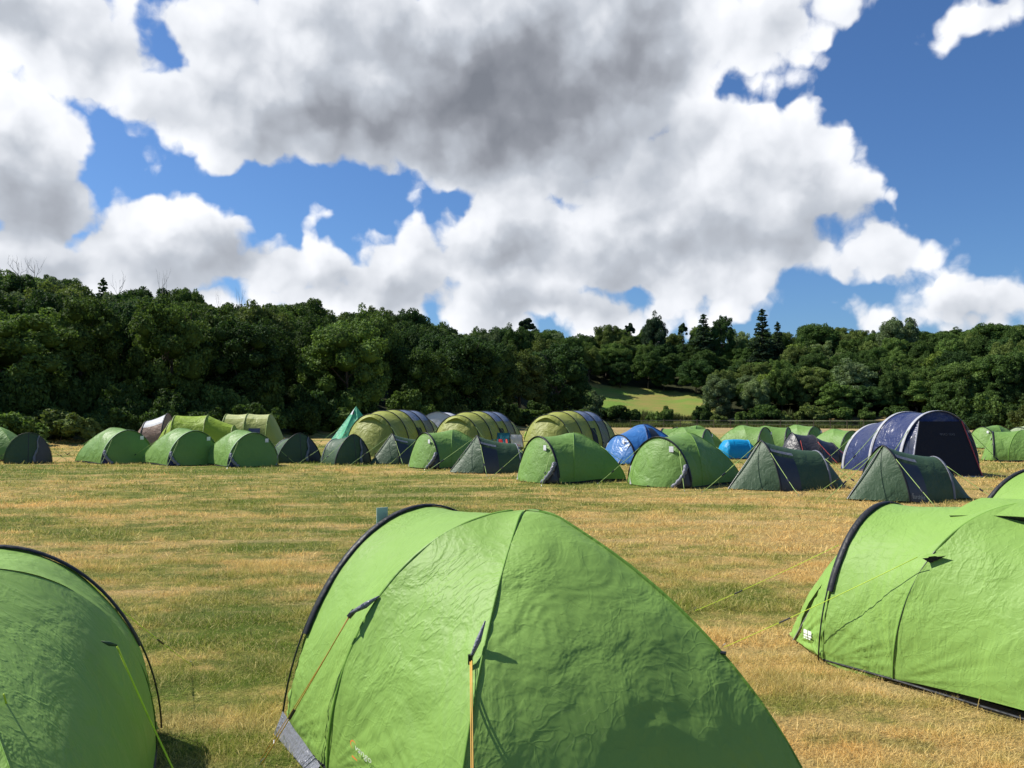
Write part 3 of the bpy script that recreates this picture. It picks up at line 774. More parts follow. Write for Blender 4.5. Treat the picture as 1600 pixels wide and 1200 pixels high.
LIMEB = F_('bright_lime_flysheet', (.34, .48, .045), crease=1.2, scale=.6, fold=2.0, trans=.22, rough=.5)
PALE = F_('pale_lime_flysheet', (.56, .60, .26), crease=.8, scale=.6, fold=2.0, trans=.2, rough=.5)
PALES = F_('lime_grey_flysheet', (.36, .40, .10), crease=.8, scale=.6, fold=2.0, trans=.2, rough=.5)
NAVY = F_('navy_flysheet', (.022, .034, .115), crease=1.3, scale=.7, fold=2.5, trans=.10, rough=.35, spec=.6)
BEAM = plain('silver_beam', (.40, .41, .45), .5)
BLUE = F_('blue_flysheet', (.045, .180, .470), crease=1.0, scale=.7, fold=2.2, trans=.15, rough=.35, spec=.6)
BLUED = F_('deep_blue_flysheet', (.022, .055, .170), crease=1.0, scale=.7, fold=2.0, trans=.1, rough=.4)
CYAN = F_('turquoise_flysheet', (.010, .330, .640), crease=1.0, scale=.9, fold=2.2, trans=.18, rough=.4)
CHAR = F_('charcoal_flysheet', (.038, .036, .042), crease=1.2, scale=.7, fold=2.5, trans=.04, rough=.4, spec=.5)
MINT = F_('mint_flysheet', (.120, .500, .290), crease=.9, scale=.6, fold=1.6, trans=.25, rough=.5)
BEIGE = F_('beige_flysheet', (.30, .20, .15), crease=2.0, scale=.7, fold=2.0, trans=.15); WHITEF = F_('white_flysheet', (.60, .62, .66), crease=1.0, fold=1.5, trans=.2)
LOGO = plain('logo_white', (.80, .82, .78), .6); LOGOO = plain('logo_orange', (.75, .22, .05), .6)

F_('seam', (.15, .30, .045), crease=.2, trans=0); F_('blue_seam', (.06, .12, .34), crease=.2, trans=0)
def leg(apex, foot, n0, k=24, rnd=True):
    """half a pole curve from the apex down to a foot"""
    a, f = Vector(apex), Vector(foot); L = []
    for i in range(k + 1):
        q = i / k * math.pi / 2; n = n0 + (1.95 - n0) * math.exp(-(q / .20) ** 2) if n0 < 1.5 and rnd else n0
        s, c = math.sin(q) ** (2 / n), max(0., math.cos(q)) ** (2 / n)
        L.append(Vector((a.x + (f.x - a.x) * s, a.y + (f.y - a.y) * s, f.z + (a.z - f.z) * c)))
    return L
def resample(L, k):
    """k+1 points evenly spaced along a polyline"""
    d = [0.0]
    for a, b in zip(L, L[1:]): d.append(d[-1] + (b - a).length)
    out = []
    for i in range(k + 1):
        t = d[-1] * i / k; j = min(len(d) - 2, max(0, int(np.searchsorted(d, t)) - 1))
        while j < len(d) - 2 and d[j + 1] < t: j += 1
        u = (t - d[j]) / max(1e-9, d[j + 1] - d[j]); out.append(L[j].lerp(L[j + 1], min(1, max(0, u))))
    return out
def arch(f1, apex, f2, n1, n2=None, k=48, rnd=False):
    a = leg(apex, f1, n1, 60, rnd)[::-1]; b = leg(apex, f2, n2 or n1, 60, rnd)
    return resample(a, k // 2)[:-1] + resample(b, k // 2)
def loft(c0, c1, m, bulge=0.0, outer=None, sag=0.0, lift=0.0, endlift=(0, 0)):
    """grid between two curves with the same number of points; bulge pushes away from the point outer"""
    n = len(c0); V = np.zeros((m + 1, n, 3))
    A = np.array([tuple(p) for p in c0]); B = np.array([tuple(p) for p in c1])
    for i in range(m + 1):
        s = i / m; P = A * (1 - s) + B * s; w_ = 4 * s * (1 - s)
        if outer is not None and bulge:
            d = P - np.array(outer); d /= np.linalg.norm(d, axis=1)[:, None] + 1e-9
            P = P + d * (bulge * w_) * (np.clip(np.linspace(0, 1, n) * 4, 0, 1)[:, None] if (A[0] - B[0]).dot(A[0] - B[0]) < 1e-8 else 1)
        P[:, 2] -= sag * w_
        V[i] = P
        if endlift[0]: V[i, 0, 2] += endlift[0] * w_
        if endlift[1]: V[i, -1, 2] += endlift[1] * w_
    return V
def sheet(name, V, mat, parent, disp=None, refine=None):
    """V: (m, n, 3) grid"""
    m, n = V.shape[:2]
    if refine:
        a, b = refine
        def lin(X, k, ax):
            src = np.linspace(0, 1, X.shape[ax]); dst = np.linspace(0, 1, k)
            return np.apply_along_axis(lambda q: np.interp(dst, src, q), ax, X)
        # smooth (Catmull-Rom like) enough at these densities
        V = lin(lin(V, a, 0), b, 1); m, n = a, b
    if disp:
        du = np.gradient(V, axis=0); dv = np.gradient(V, axis=1); N = np.cross(du, dv); N /= np.linalg.norm(N, axis=2)[..., None] + 1e-9
        c = V.reshape(-1, 3).mean(0) - np.array([0, 0, .8])
        sg = np.sign(((V - c) * N).sum(2).mean()) or 1; N *= sg
        D = np.array([[disp(V[i, j], i / (m - 1), j / (n - 1)) for j in range(n)] for i in range(m)])
        V = V + N * D[..., None]
    idx = np.arange(m * n).reshape(m, n)
    Fc = np.stack([idx[:-1, :-1], idx[1:, :-1], idx[1:, 1:], idx[:-1, 1:]], -1).reshape(-1, 4)
    o = mk(name, V.reshape(-1, 3), Fc, mat, parent, smooth=True)
    return o
def ribbon(name, curve, wv, mat, parent, off=0.012, centre=(0, 0, .3), thick=.006):
    """a cloth band of vector width wv lying over a curve"""
    c = [Vector(p) for p in curve]; w_ = Vector(wv); ctr = Vector(centre); V = []
    for p in c:
        o_ = (p - ctr); o_.normalize(); q = p + o_ * off
        V += [q - w_ * .5 - o_ * thick, q - w_ * .5 + o_ * .2 * thick, q + o_ * thick, q + w_ * .5 + o_ * .2 * thick, q + w_ * .5 - o_ * thick]
    n = len(c); Fc = []
    for i in range(n - 1):
        for k in range(4): Fc.append((i * 5 + k, (i + 1) * 5 + k, (i + 1) * 5 + k + 1, i * 5 + k + 1))
    return mk(name, V, Fc, mat, parent, smooth=True)
def cord(parent, a, b, rad, mat=None, slider=True, name='guy_rope', sag=.01, peg=True):
    a, b = Vector(a), Vector(b)
    pts = [a.lerp(b, i / 6) - Vector((0, 0, sag * 4 * (i / 6) * (1 - i / 6))) for i in range(7)]
    v, f = tube(pts, rad, 5); o = mk(name, v, f, mat or GUYG, parent, smooth=True)
    if slider:
        v, f = tube([a.lerp(b, .62) - Vector((0, 0, sag)), a.lerp(b, .68) - Vector((0, 0, sag))], rad * 2.6, 6); mk('slider', v, f, POLE, o)
    if peg:
        d = (b - a); d.z = 0; d.normalize()
        v, f = tube([b + d * .03 - Vector((0, 0, .05)), b + Vector((0, 0, .02)), b - d * .02 + Vector((0, 0, .035))], max(rad, .003), 5); mk('peg', v, f, STEEL, o)
    return o
def folds(amp, seed, foot_pts=(), fa=.010, fine=0.0):
    """soft sags in the cloth plus tension folds running out of the pegged corners"""
    fp = [Vector(p) for p in foot_pts]
    def d(p, s, t):
        v = Vector(p); h = amp * mn.noise(v * 2.3 + Vector((seed, 0, 0))) + amp * .5 * mn.noise(v * 5.1 + Vector((0, seed, 0)))
        if fine:
            h += fine * (1 - abs(mn.noise(v * 9 + Vector((mn.noise(v * 3) * 2, seed, 1)))) * 4) * (.4 + .6 * mn.noise(v * 1.6 + Vector((2, seed, 7))))
        for q in fp:
            r = (v - q).length
            if r < 1.0 and r > .02:
                u = (v - q) / r; a = math.atan2(u.z, math.hypot(u.x, u.y)) * 3 + u.x * 2.2
                h += fa * math.exp(-r * 2.0) * min(1, r * 6) * mn.noise(Vector((a * 6.0, seed + q.x * 3, r * .6)))
        return h
    return d

def chaikin(P, it=2):
    for _ in range(it):
        Q = [P[0]]
        for a, b in zip(P, P[1:]): Q += [a.lerp(b, .15), a.lerp(b, .85)]
        P = Q + [P[-1]]
    return P
def dome_tent(label, loc, yaw, scale=1.0, mat=None, near=False, door='shut', group='small green dome tents', name='dome_tent', cat='dome tent',
              a1=.92, h1=1.16, h2=1.24, xa=1.08, xf=.49, wf=.88, xb=2.08, wb=.92, tip=.42, tip_pt=None, ropes=True, sleeve=None, tagside=-1, over=None, rope_mat=None, rr=.0045, lean=.0):
    """arched porch pole plus two crossed poles; x runs from the porch to the back"""
    mat = mat or (GREENF if near else GREENFAR)
    t = tag(empty(name, loc, yaw, scale), label, cat, group)
    g = dict(f1n=Vector((0, -a1, .03)), f1f=Vector((0, a1, .03)), ap1=Vector((lean, 0, h1)), ap2=Vector((xa, 0, h2)),
             ffn=Vector((xf, -wf, .04)), fff=Vector((xf, wf, .04)), fbn=Vector((xb, -wb, .05)), fbf=Vector((xb, wb, .05)))
    if over: g.update({k: Vector(v) for k, v in over.items()})
    K = 48
    A1 = arch(g['f1n'], g['ap1'], g['f1f'], 1.9, k=K)
    A2 = arch(g['ffn'], g['ap2'], g['fff'], 2.05, k=K)
    ln = resample(leg(g['ap2'], g['fbn'], 1.45, 60), K); lf = resample(leg(g['ap2'], g['fbf'], 1.47, 60), K)
    mid = (g['ap2'] + g['fbn'] + g['fbf'] + g['ffn'] + g['fff']) / 5; mid.z = .3
    R1 = (90, 220) if near else None
    # porch
    V = loft(A1, A2, 10, sag=.035)
    sheet('porch_panel', V, mat, t, folds(.012, 1, [g['f1n'], g['ffn']], .014, .0) if near else None, (60, 200) if near else None)
    # sides and back
    for nm, fl, lb, sgn in (('side_panel', g['ffn'], ln, 0), ('side_panel', g['fff'], lf, 0)):
        a = resample(leg(g['ap2'], fl, 2.05, 60), K)
        V = loft(a, lb, 12, bulge=-.015, outer=mid, endlift=(0, .03))
        sheet(nm, V, mat, t, folds(.014, 2 + fl.y, [fl, lb[-1]], .014, .0) if near and fl.y < 0 else None, (90, 180) if near else None)
    V = loft(ln, lf, 16, bulge=.05, outer=mid, endlift=(0, .04))
    sheet('back_panel', V, mat, t, folds(.012, 9, [g['fbn'], g['fbf']], .012, .0022) if near else None, (200, 220) if near else None)
    # seams of the crossed poles
    for L in (resample(leg(g['ap2'], g['ffn'], 2.05, 60), K), ln, lf):
        ribbon('seam', L[2:] if near else L, (.010, 0.003, 0) if near else (.035, .006, 0), MATS['blue_seam'] if mat is BLUE else MATS['seam'], t, .004, mid)
    # front
    nb = len(A1)
    base = [Vector((-tip * (1 - (2 * i / (nb - 1) - 1) ** 2) ** .8 + g['f1n'].x + (g['f1f'].x - g['f1n'].x) * i / (nb - 1), g['f1n'].y + (g['f1f'].y - g['f1n'].y) * i / (nb - 1), .03)) for i in range(nb)]
    if tip_pt is not None:
        base = resample(chaikin([g['f1n'], Vector(tip_pt), g['f1f'] + Vector((-.25, -.3, 0)), g['f1f']]), nb - 1)
    cut = [0, int(nb * .26), int(nb * .74), nb - 1] if door == 'shut' else [0, int(nb * (.12 if door == 'open_far' else .18)), int(nb * .84), nb - 1]
    for k, nm, mm in ((0, 'front_wing', mat), (1, 'door', mat), (2, 'front_wing', mat)):
        a, b = cut[k], cut[k + 1]
        V = loft([p for p in A1[a:b + 1]], base[a:b + 1], 10, bulge=.03, outer=(1.0, 0, .4))
        if door != 'shut' and k == (2 if door == 'open_far' else 0):
            sheet(nm, V, INNERB if door[:4] == 'open' else MESHF, t); continue
        sheet(nm, V, mm, t, folds(.02, k + 4, [base[a], base[b]], .03) if near else None, (40, 60) if near else None)
    for a, s in ((cut[1], -1), (cut[2], 1)):
        L = [A1[a].lerp(base[a], i / 12) for i in range(13)]
        ribbon('zip', L, (0, .022 if near else .07, 0), GREYZ, t, .01, (1.0, 0, .3))
    if door in ('mesh', 'open', 'open_far'):        # the rolled flap beside the opening
        a = cut[1] if door != 'open_far' else cut[2]; d = .16 if door != 'open_far' else -.16
        L = [A1[a].lerp(base[a], i / 12) + Vector((-.05, -d * .6 * math.sin(i / 12 * 3.1), 0)) for i in range(13)]
        v, f = tube(L, [.03 + .035 * abs(math.sin(i * 1.9)) for i in range(13)], 7); mk('door_flap', v, f, GREYF, t, smooth=True)
    # sleeve over the front pole and the bare pole legs
    sl = sleeve or BLACKF
    Z = [p for p in A1]
    lo = int(K * .17) if near else 2
    ribbon('pole_sleeve', Z[lo:len(Z) - lo], (-.048 if near else -.07, 0, 0), sl, t, .014, (.3, 0, .2))
    v, f = tube([p + Vector((-.02, (-.03 if p.y < 0 else .03) * (1 - p.z / h1), 0)) for p in Z], .0055 if near else .009, 6); mk('pole', v, f, POLE, t, smooth=True)
    # skirt and groundsheet
    ft = [base[nb // 2], g['f1n'], g['ffn'], g['fbn'], g['fbf'], g['fff'], g['f1f']]
    cx = sum((p for p in ft), Vector()) / 7
    gv = [Vector((cx.x + (p.x - cx.x) * .95, cx.y + (p.y - cx.y) * .95, z)) for z in (0.0, .055) for p in ft]
    n = len(ft); gf = [tuple(range(n, 2 * n))] + [(i, (i + 1) % n, (i + 1) % n + n, i + n) for i in range(n)]
    mk('groundsheet', gv, gf, GROUNDS, t)
    edge = [Vector((p.x, p.y, .035)) for p in ft + [ft[0]]]
    v, f = tube(edge, .008 if near else .016, 6); mk('hem', v, f, BLACKF, t)
    # tag card on the porch pole
    i = int(K * (.36 if tagside < 0 else .64)); p = A1[i] + Vector((-.10, 0, -.12)) if not near else A1[int(K * .41)]
    if not near:
        v, f = box(p, (.012, .12, .13)); mk('tag_card', v, f, WHITET, t)
    if ropes:
        for a, b in ((ln[int(K * .42)], g['fbn'] + Vector((.35, -.75, -.04))), (A1[int(K * .30)], g['f1n'] + Vector((-.75, -.35, -.02))), (lf[int(K * .45)], g['fbf'] + Vector((.7, .4, -.04))), (A1[int(K * .70)], g['f1f'] + Vector((-.75, .35, -.02)))):
            cord(t, a, b, rr, rope_mat or GUYG)
    return t, g, A1, A2, ln, lf, base

def ridge_tent(label, loc, yaw, scale=1.0, mat=DARKF, group='dark green ridge tents', side_door=True, h=1.03, w_=.72, L=1.15, hr=.80, logo=None, vest=.80, n=1.5, front='vest', name='ridge_tent', rr=.006, tail=.75):
    """one tall pointed hoop, a low rear hoop and a pegged tail; x runs from front to tail"""
    t = tag(empty(name, loc, yaw, scale), label, 'ridge tent', group)
    K = 32; z0 = .03
    A = arch((0, -w_, z0), (0, 0, h), (0, w_, z0), n, k=K)
    B = arch((L, -w_ * .72, z0), (L, 0, hr), (L, w_ * .72, z0), 1.9, k=K)
    tl = [Vector((L + tail * (1 - .25 * abs(2 * i / K - 1)), (2 * i / K - 1) * w_ * .45, .02)) for i in range(K + 1)]
    V = loft(A, B, 10, sag=.05); h_ = K // 2
    sheet('roof_panel', V[:, :h_ + 1], mat, t); sheet('roof_panel', V[:, h_:], mat, t)
    sheet('tail_panel', loft(B, tl, 8, bulge=.015, outer=(L, 0, 0)), mat, t)
    if front == 'vest':
        fr = [Vector((-vest * (1 - abs(2 * i / K - 1) ** 1.4), (2 * i / K - 1) * w_, z0)) for i in range(K + 1)]
        V = loft(A, fr, 10, bulge=-.02, outer=(0, 0, .2))
        a = int(K * .40)
        sheet('vestibule', V[:, a:], mat, t); sheet('vestibule', V[:, :a + 1], mat, t)
        ribbon('zip', [A[h_].lerp(fr[h_], i / 10) for i in range(11)], (0, .03, 0), POLE, t, .012, (.5, 0, .2))
    else:
        fr = [Vector((-.18 * (1 - (2 * i / K - 1) ** 2), (2 * i / K - 1) * w_, z0)) for i in range(K + 1)]
        V = loft(A, fr, 8, bulge=.01, outer=(1, 0, .3)); a = int(K * .40)
        sheet('door', V[:, a:], mat, t); sheet('mesh_panel', V[:, :a + 1], MESHF, t)
        L2 = [A[a].lerp(fr[a], i / 10) + Vector((-.04, .03 * math.sin(i), 0)) for i in range(11)]
        v, f = tube(L2, [.02 + .05 * abs(math.sin(i * 1.3)) * (i / 10) for i in range(11)], 6); mk('door_flap', v, f, GREYF, t, smooth=True)
        ribbon('zip', [A[h_].lerp(fr[h_], i / 10) for i in range(11)], (0, .025, 0), POLE, t, .012, (.5, 0, .2))
    ribbon('pole_sleeve', A, (.05, 0, 0), BLACKF, t, .012, (.2, 0, .1)); ribbon('pole_sleeve', B, (.045, 0, 0), GREYF, t, .012, (L, 0, .05))
    if side_door:                # dark vent panel low on the near side, next to the tall hoop
        Vd = loft(A[:h_ + 1], B[:h_ + 1], 10, sag=.05)[0:5, 0:int(h_ * .72)]
        d = np.array([0, -.014, .008]); sheet('mesh_panel', Vd + d, MESHF, t)
        Vh = loft(A[:h_ + 1], B[:h_ + 1], 10, sag=.05)[0:5, int(h_ * .70):int(h_ * .84)]
        sheet('vent_hood', Vh + np.array([0, -.05, .015]), GREYF if scale > .9 else BLACKF, t)
    gx = [(-.02 if front != 'vest' else -vest * .6, 0), (0, -w_ * .95), (L, -w_ * .68), (L + tail * .8, -w_ * .3), (L + tail * .8, w_ * .3), (L, w_ * .68), (0, w_ * .95)]
    gv = [(x, y, z) for z in (0, .05) for x, y in gx]; m = 7
    mk('groundsheet', gv, [tuple(range(m, 2 * m))] + [(i, (i + 1) % m, (i + 1) % m + m, i + m) for i in range(m)], GROUNDS, t)
    for a, b in ((A[int(K * .36)], (-.25, -w_ - .95, .01)), (B[int(K * .36)], (L + .35, -w_ - .55, .01)), (A[int(K * .64)], (-.25, w_ + .95, .01)), (B[int(K * .64)], (L + .35, w_ + .55, .01)), (A[h_], (-vest - .9, -.5, .01)) if front == 'vest' else (A[int(K * .3)], (-.9, -w_ - .6, .01))):
        cord(t, a, b, rr, GUYG)
    if logo:
        me = text_mesh(logo, .085)
        V0 = loft(A[:h_ + 1], B[:h_ + 1], 10, sag=.05)
        put_on(me, 'logo', V0, (.05, .05), (.27, 0), (0, .07), plain('logo_dull_white', (.42, .45, .42), .6), t, .02)
    return t

def text_mesh(s, size):
    c = bpy.data.curves.new('text', 'FONT'); c.body = s; c.size = size; c.extrude = 0; c.resolution_u = 3
    o = bpy.data.objects.new('text', c); COL.objects.link(o)
    dg = bpy.context.evaluated_depsgraph_get(); me = bpy.data.meshes.new_from_object(o.evaluated_get(dg))
    V = np.array([v.co[:] for v in me.vertices]); Fc = [tuple(p.vertices) for p in me.polygons]
    bpy.data.objects.remove(o); bpy.data.curves.remove(c); bpy.data.meshes.remove(me)
    return V, Fc
def put_on(tm, name, V, o_, du, dv, mat, parent, off, shear=0):
    """lay flat lettering onto a grid V: origin o_=(s,t), text x advances du=(ds,dt) over its width, text y advances dv"""
    T, Fc = tm; m, n = V.shape[:2]; wx = T[:, 0].max() - T[:, 0].min(); hy = T[:, 1].max() - T[:, 1].min()
    ctr = V.reshape(-1, 3).mean(0); out = []
    N = np.cross(np.gradient(V, axis=0), np.gradient(V, axis=1)); N /= np.linalg.norm(N, axis=2)[..., None] + 1e-9
    sg = np.sign(((V - (ctr - np.array([0, 0, .9]))) * N).sum(2).mean()) or 1
    for x, y, _ in T:
        a, b = (x - T[:, 0].min()) / wx, (y - T[:, 1].min()) / hy
        s = min(.999, max(0, o_[0] + du[0] * a + dv[0] * b)) * (m - 1); q = min(.999, max(0, o_[1] + du[1] * a + dv[1] * b)) * (n - 1)
        i, j = int(s), int(q); fs, ft = s - i, q - j
        P = (V[i, j] * (1 - fs) + V[i + 1, j] * fs) * (1 - ft) + (V[i, j + 1] * (1 - fs) + V[i + 1, j + 1] * fs) * ft
        out.append(P + N[i, j] * sg * off)
    return mk(name, [tuple(p) for p in out], Fc, mat, parent)

def tunnel_tent(label, loc, yaw, rings, panels, scale=1.0, front=None, back='slope', hoop=BLACKF, hoopw=.07, name='tunnel_tent', group=None, cat='tunnel tent', roof_t=(.30, .70), base_mat=None, extras=None, rr=.007, ropes=True):
    """rings: (x, half width, height, n); panels: (roof material, side material) for each bay"""
    t = tag(empty(name, loc, yaw, scale), label, cat, group); K = 40
    Rg = [arch((x, -w_, .03), (x + (ln[0] if ln else 0), 0, h), (x, w_, .03), n, k=K) for x, w_, h, n, *ln in rings]
    a, b = int(K * roof_t[0]), int(K * roof_t[1])
    for k, (rm, smt) in enumerate(panels):
        V = loft(Rg[k], Rg[k + 1], 8, sag=.025, bulge=-.02, outer=((rings[k][0] + rings[k + 1][0]) / 2, 0, .5))
        if rm is smt:
            sheet('flysheet_panel', V, rm, t)
        else:
            sheet('roof_panel', V[:, a:b + 1], rm, t); sheet('side_panel', V[:, :a + 1], smt, t); sheet('side_panel', V[:, b:], smt, t)
    for A in Rg: ribbon('pole_sleeve', A, (hoopw, 0, 0), hoop, t, .014, (A[0].x, 0, .2))
    last = Rg[-1]; x1 = rings[-1][0]; w1 = rings[-1][1]
    if back == 'slope':
        e = [Vector((x1 + .75 * (1 - (2 * i / K - 1) ** 2) ** .7, (2 * i / K - 1) * w1, .03)) for i in range(K + 1)]
        sheet('back_panel', loft(last, e, 8, bulge=.06, outer=(x1 - 1, 0, .6)), panels[-1][1], t)
    if front:
        f0 = Rg[0]; x0 = rings[0][0]; w0 = rings[0][1]
        e = [Vector((x0 - front * (1 - (2 * i / K - 1) ** 2) ** .7, (2 * i / K - 1) * w0, .03)) for i in range(K + 1)]
        sheet('front_panel', loft(f0, e, 8, bulge=.05, outer=(x0 + 1, 0, .6)), panels[0][1], t)
    if ropes:
        for i, A in enumerate(Rg):
            for q, s in ((.30, -1), (.70, 1)):
                cord(t, A[int(K * q)], Vector((A[0].x + (-.3 if i == 0 else .1), s * (rings[i][1] + .85), .01)), rr, GUYG)
    if extras: extras(t, Rg, K)
    return t

# ------------------------------------------------------------------ the three tents close to the viewer
def world_to(loc, yaw, p):
    v = Vector(p) - Vector(loc); c, s = math.cos(-yaw), math.sin(-yaw)
    return Vector((v.x * c - v.y * s, v.x * s + v.y * c, v.z))
# centre
yaw = math.atan2(-.78, .63); f1n = G(450, 1148); ap1 = G(662, 792, 1.17); c0 = Vector((ap1.x, ap1.y, 0))
ov = dict(f1n=f1n, f1f=Vector((2 * c0.x - f1n.x, 2 * c0.y - f1n.y, .03)), ap1=ap1, ap2=G(822, 797, 1.25), ffn=G(512, 1205, .03), fff=Vector((.45, 5.3, .04)),
          fbn=Vector((-.22, 3.05, .05)), fbf=Vector((1.281, 3.478, .04)))
ov = {k: world_to(c0, yaw, v) for k, v in ov.items()}
T, g, A1, A2, ln, lf, base = dome_tent('large bright green dome tent, nearest and central, with creased back panel', c0, yaw, over=ov, near=True, ropes=False, group='green dome tents close to the viewer')
CENTRE = (T, g, A1, A2, ln, lf, base)
legf = resample(leg(g['ap2'], g['ffn'], 2.05, 60), 48)
def patch_tri(name, pts, mat, parent, k=6):
    v, f = [], []
    for a in pts: v.append(a)
    return mk(name, v, [tuple(range(len(v)))], mat, parent)
loc = lambda px, py, z=0.: world_to(c0, yaw, G(px, py, z))
# guy points: a grey reinforced gusset, cord, slider
gp = legf[20]
def gusset(parent, p, up, down, wd, mat=GREYF):
    a, b = Vector(up), Vector(down); s = (b - a).cross(Vector((0, 0, 1))); s.normalize()
    v, f = tube([a, a.lerp(b, .5) + (b - a).cross(s) * .02, b], [wd * .25, wd, wd * .5], 6); return mk('guy_point', v, f, mat, parent, smooth=True)
def nearest(L, px, py, c0=c0, yaw=yaw):
    m = Matrix.Translation(c0) @ Matrix.Rotation(yaw, 4, 'Z')
    return min(L, key=lambda p: (pix(m @ p)[0] - px) ** 2 + (pix(m @ p)[1] - py) ** 2)
p1 = nearest(legf, 560, 948); out1 = Vector((-.05, -.07, .01)); q1 = p1 + out1
gusset(T, p1, p1 + Vector((.03, .05, .10)) * .9, q1, .016)
cord(T, q1, loc(408, 1195), .0030, GUYO); cord(T, q1 + Vector((.008, 0, 0)), loc(405, 1190), .0022, GUYO, slider=False, peg=False)
v, f = tube([q1 + Vector((0, .02, .01)), q1 - Vector((0.004, .01, .02))], .013, 7); mk('toggle', v, f, POLE, T)
p2 = nearest(ln, 758, 1010); q2 = p2 + Vector((-.01, -.07, -.05))
gusset(T, p2, p2 + Vector((0, 0, .10)), q2, .012); v, f = tube([q2 + Vector((0, 0, .02)), q2 - Vector((0, 0, .02))], .011, 6); mk('toggle', v, f, POLE, T)
e2 = loc(740, 1560); cord(T, q2, e2, .0028, GUYO, slider=False); cord(T, q2 + Vector((.010, 0, 0)), e2 + Vector((.014, 0, 0)), .0028, GUYO, slider=False, peg=False)
p3 = nearest(lf, 1132, 1015); v, f = tube([p3, p3 + Vector((.022, .01, 0))], .008, 6); mk('toggle', v, f, POLE, T)
# grey skirt at the pegged front corner
sk = [A1[0], A1[0].lerp(g['ffn'], .5), g['ffn']]
low = [p + Vector((-.03, -.07, -p.z + .012)) for p in sk]; hi = [p + Vector((0, .0, .13 - .05 * i)) for i, p in enumerate(sk)]
hi = [p + Vector((-.02, -.03, 0)) for p in hi]; V = loft(resample(low, 16), resample(hi, 16), 8)
sheet('skirt', V, GREYF, T, folds(.012, 3))
cord(T, low[0], loc(428, 1168), .004, GUYO, slider=False)
# pale luggage style tag hanging over the front pole
a = nearest(A1, 610, 822) + Vector((-.07, 0, -.015))
v, f = box(a + Vector((0, 0, .035)), (.006, .075, .10)); o = mk('tag_card', v, f, plain('pale_blue_tag', (.38, .52, .50), .5), T)
# maker's wordmark low on the porch panel
Vp = loft(A1, A2, 10, sag=.035)
def st_of(V, px, py):
    m = Matrix.Translation(c0) @ Matrix.Rotation(yaw, 4, 'Z'); best = None
    for i in range(V.shape[0]):
        for j in range(V.shape[1] // 2):
            q = pix(m @ Vector(V[i, j])); d = (q[0] - px) ** 2 + (q[1] - py) ** 2
            if best is None or d < best[0]: best = (d, i / (V.shape[0] - 1), j / (V.shape[1] - 1))
    return best[1:]
Vs = loft(resample(leg(g['ap2'], g['ffn'], 2.05, 60), 48), ln, 30, bulge=-.015, outer=(0.9, 0, .3))
def lay_text(body, V, px, py, wx, wy, hgt, mat, name, parent=T, c0=c0, yaw=yaw, off=.016):
    """put lettering on a cloth grid so that it starts at one photo point and runs towards another"""
    m = Matrix.Translation(c0) @ Matrix.Rotation(yaw, 4, 'Z')
    P = np.array([[pix(m @ Vector(V[i, j])) for j in range(V.shape[1])] for i in range(V.shape[0])])
    def world(px, py):
        d = (P[..., 0] - px) ** 2 + (P[..., 1] - py) ** 2; i, j = np.unravel_index(d.argmin(), d.shape)
        i = min(max(i, 1), V.shape[0] - 2); j = min(max(j, 1), V.shape[1] - 2)
        J = np.array([(P[i + 1, j] - P[i - 1, j]) / 2, (P[i, j + 1] - P[i, j - 1]) / 2]).T
        k = np.linalg.solve(J, np.array([px, py]) - P[i, j]); k = np.clip(k, -1.5, 1.5)
        X = V[i, j] + (V[i + 1, j] - V[i - 1, j]) / 2 * k[0] + (V[i, j + 1] - V[i, j - 1]) / 2 * k[1]
        N = np.cross(V[i + 1, j] - V[i - 1, j], V[i, j + 1] - V[i, j - 1]); N /= np.linalg.norm(N) + 1e-9
        cam_l = np.array(world_to(c0, yaw, (0, 0, CAMZ))); N *= np.sign(np.dot(N, cam_l - X)) or 1
        return X, N
    A, N = world(px, py); B, _ = world(wx, wy); u = B - A; L = np.linalg.norm(u); u /= L; N -= u * np.dot(N, u); N /= np.linalg.norm(N)
    w_ = np.cross(N, u); w_ = w_ if w_[2] > 0 else -w_
    Tm, Fc = text_mesh(body, 1.0) if isinstance(body, str) else body
    x0, x1, y0 = Tm[:, 0].min(), Tm[:, 0].max(), min(0, Tm[:, 1].min())
    Q = [tuple(A + N * off + u * (x - x0) / (x1 - x0) * L + w_ * y * hgt) for x, y, _ in Tm]
    return mk(name, Q, Fc, mat, parent)

# right
c1 = Vector((2.86, 6.27, 0)); yw1 = math.atan2(-.86, .52)
T1, g1, B1, B2, ln1, lf1, bs1 = dome_tent('large bright green dome tent with a dark vent flap, cut off by the right edge', c1, yw1, over=dict(
    f1n=world_to(c1, yw1, G(1287, 1032, .03)), f1f=world_to(c1, yw1, Vector((3.5, 6.66, .03))), ap1=world_to(c1, yw1, G(1385, 787, 1.07)), ap2=(1.05, 0, 1.17),
    ffn=(.55, -.80, .04), fff=(.55, .85, .04), fbn=(2.35, -.80, .05), fbf=(2.35, .9, .05)), near=True, ropes=False, tip_pt=world_to(c1, yw1, G(1222, 986, .03)), group='green dome tents close to the viewer')
l1 = lambda px, py, z=0.: world_to(c1, yw1, G(px, py, z))
a = nearest(B1, 1312, 845, c1, yw1) + Vector((-.06, 0, 0)); cord(T1, a, l1(1085, 955), .0022, GUYY)
legn = resample(leg(g1['ap2'], g1['ffn'], 2.05, 60), 48); b = nearest(legn, 1425, 850, c1, yw1)
vf = [b + Vector((.03, -.005, .045)), b + Vector((.30, .03, .105)), b + Vector((.03, -.02, -.005)), b + Vector((-.05, -.07, -.015))]
mk('vent_flap', [b + Vector((.11, .01, .036)), b + Vector((-.01, -.060, .008)), b + Vector((.02, -.02, -.022))], [(0, 1, 2)], INNER, T1)
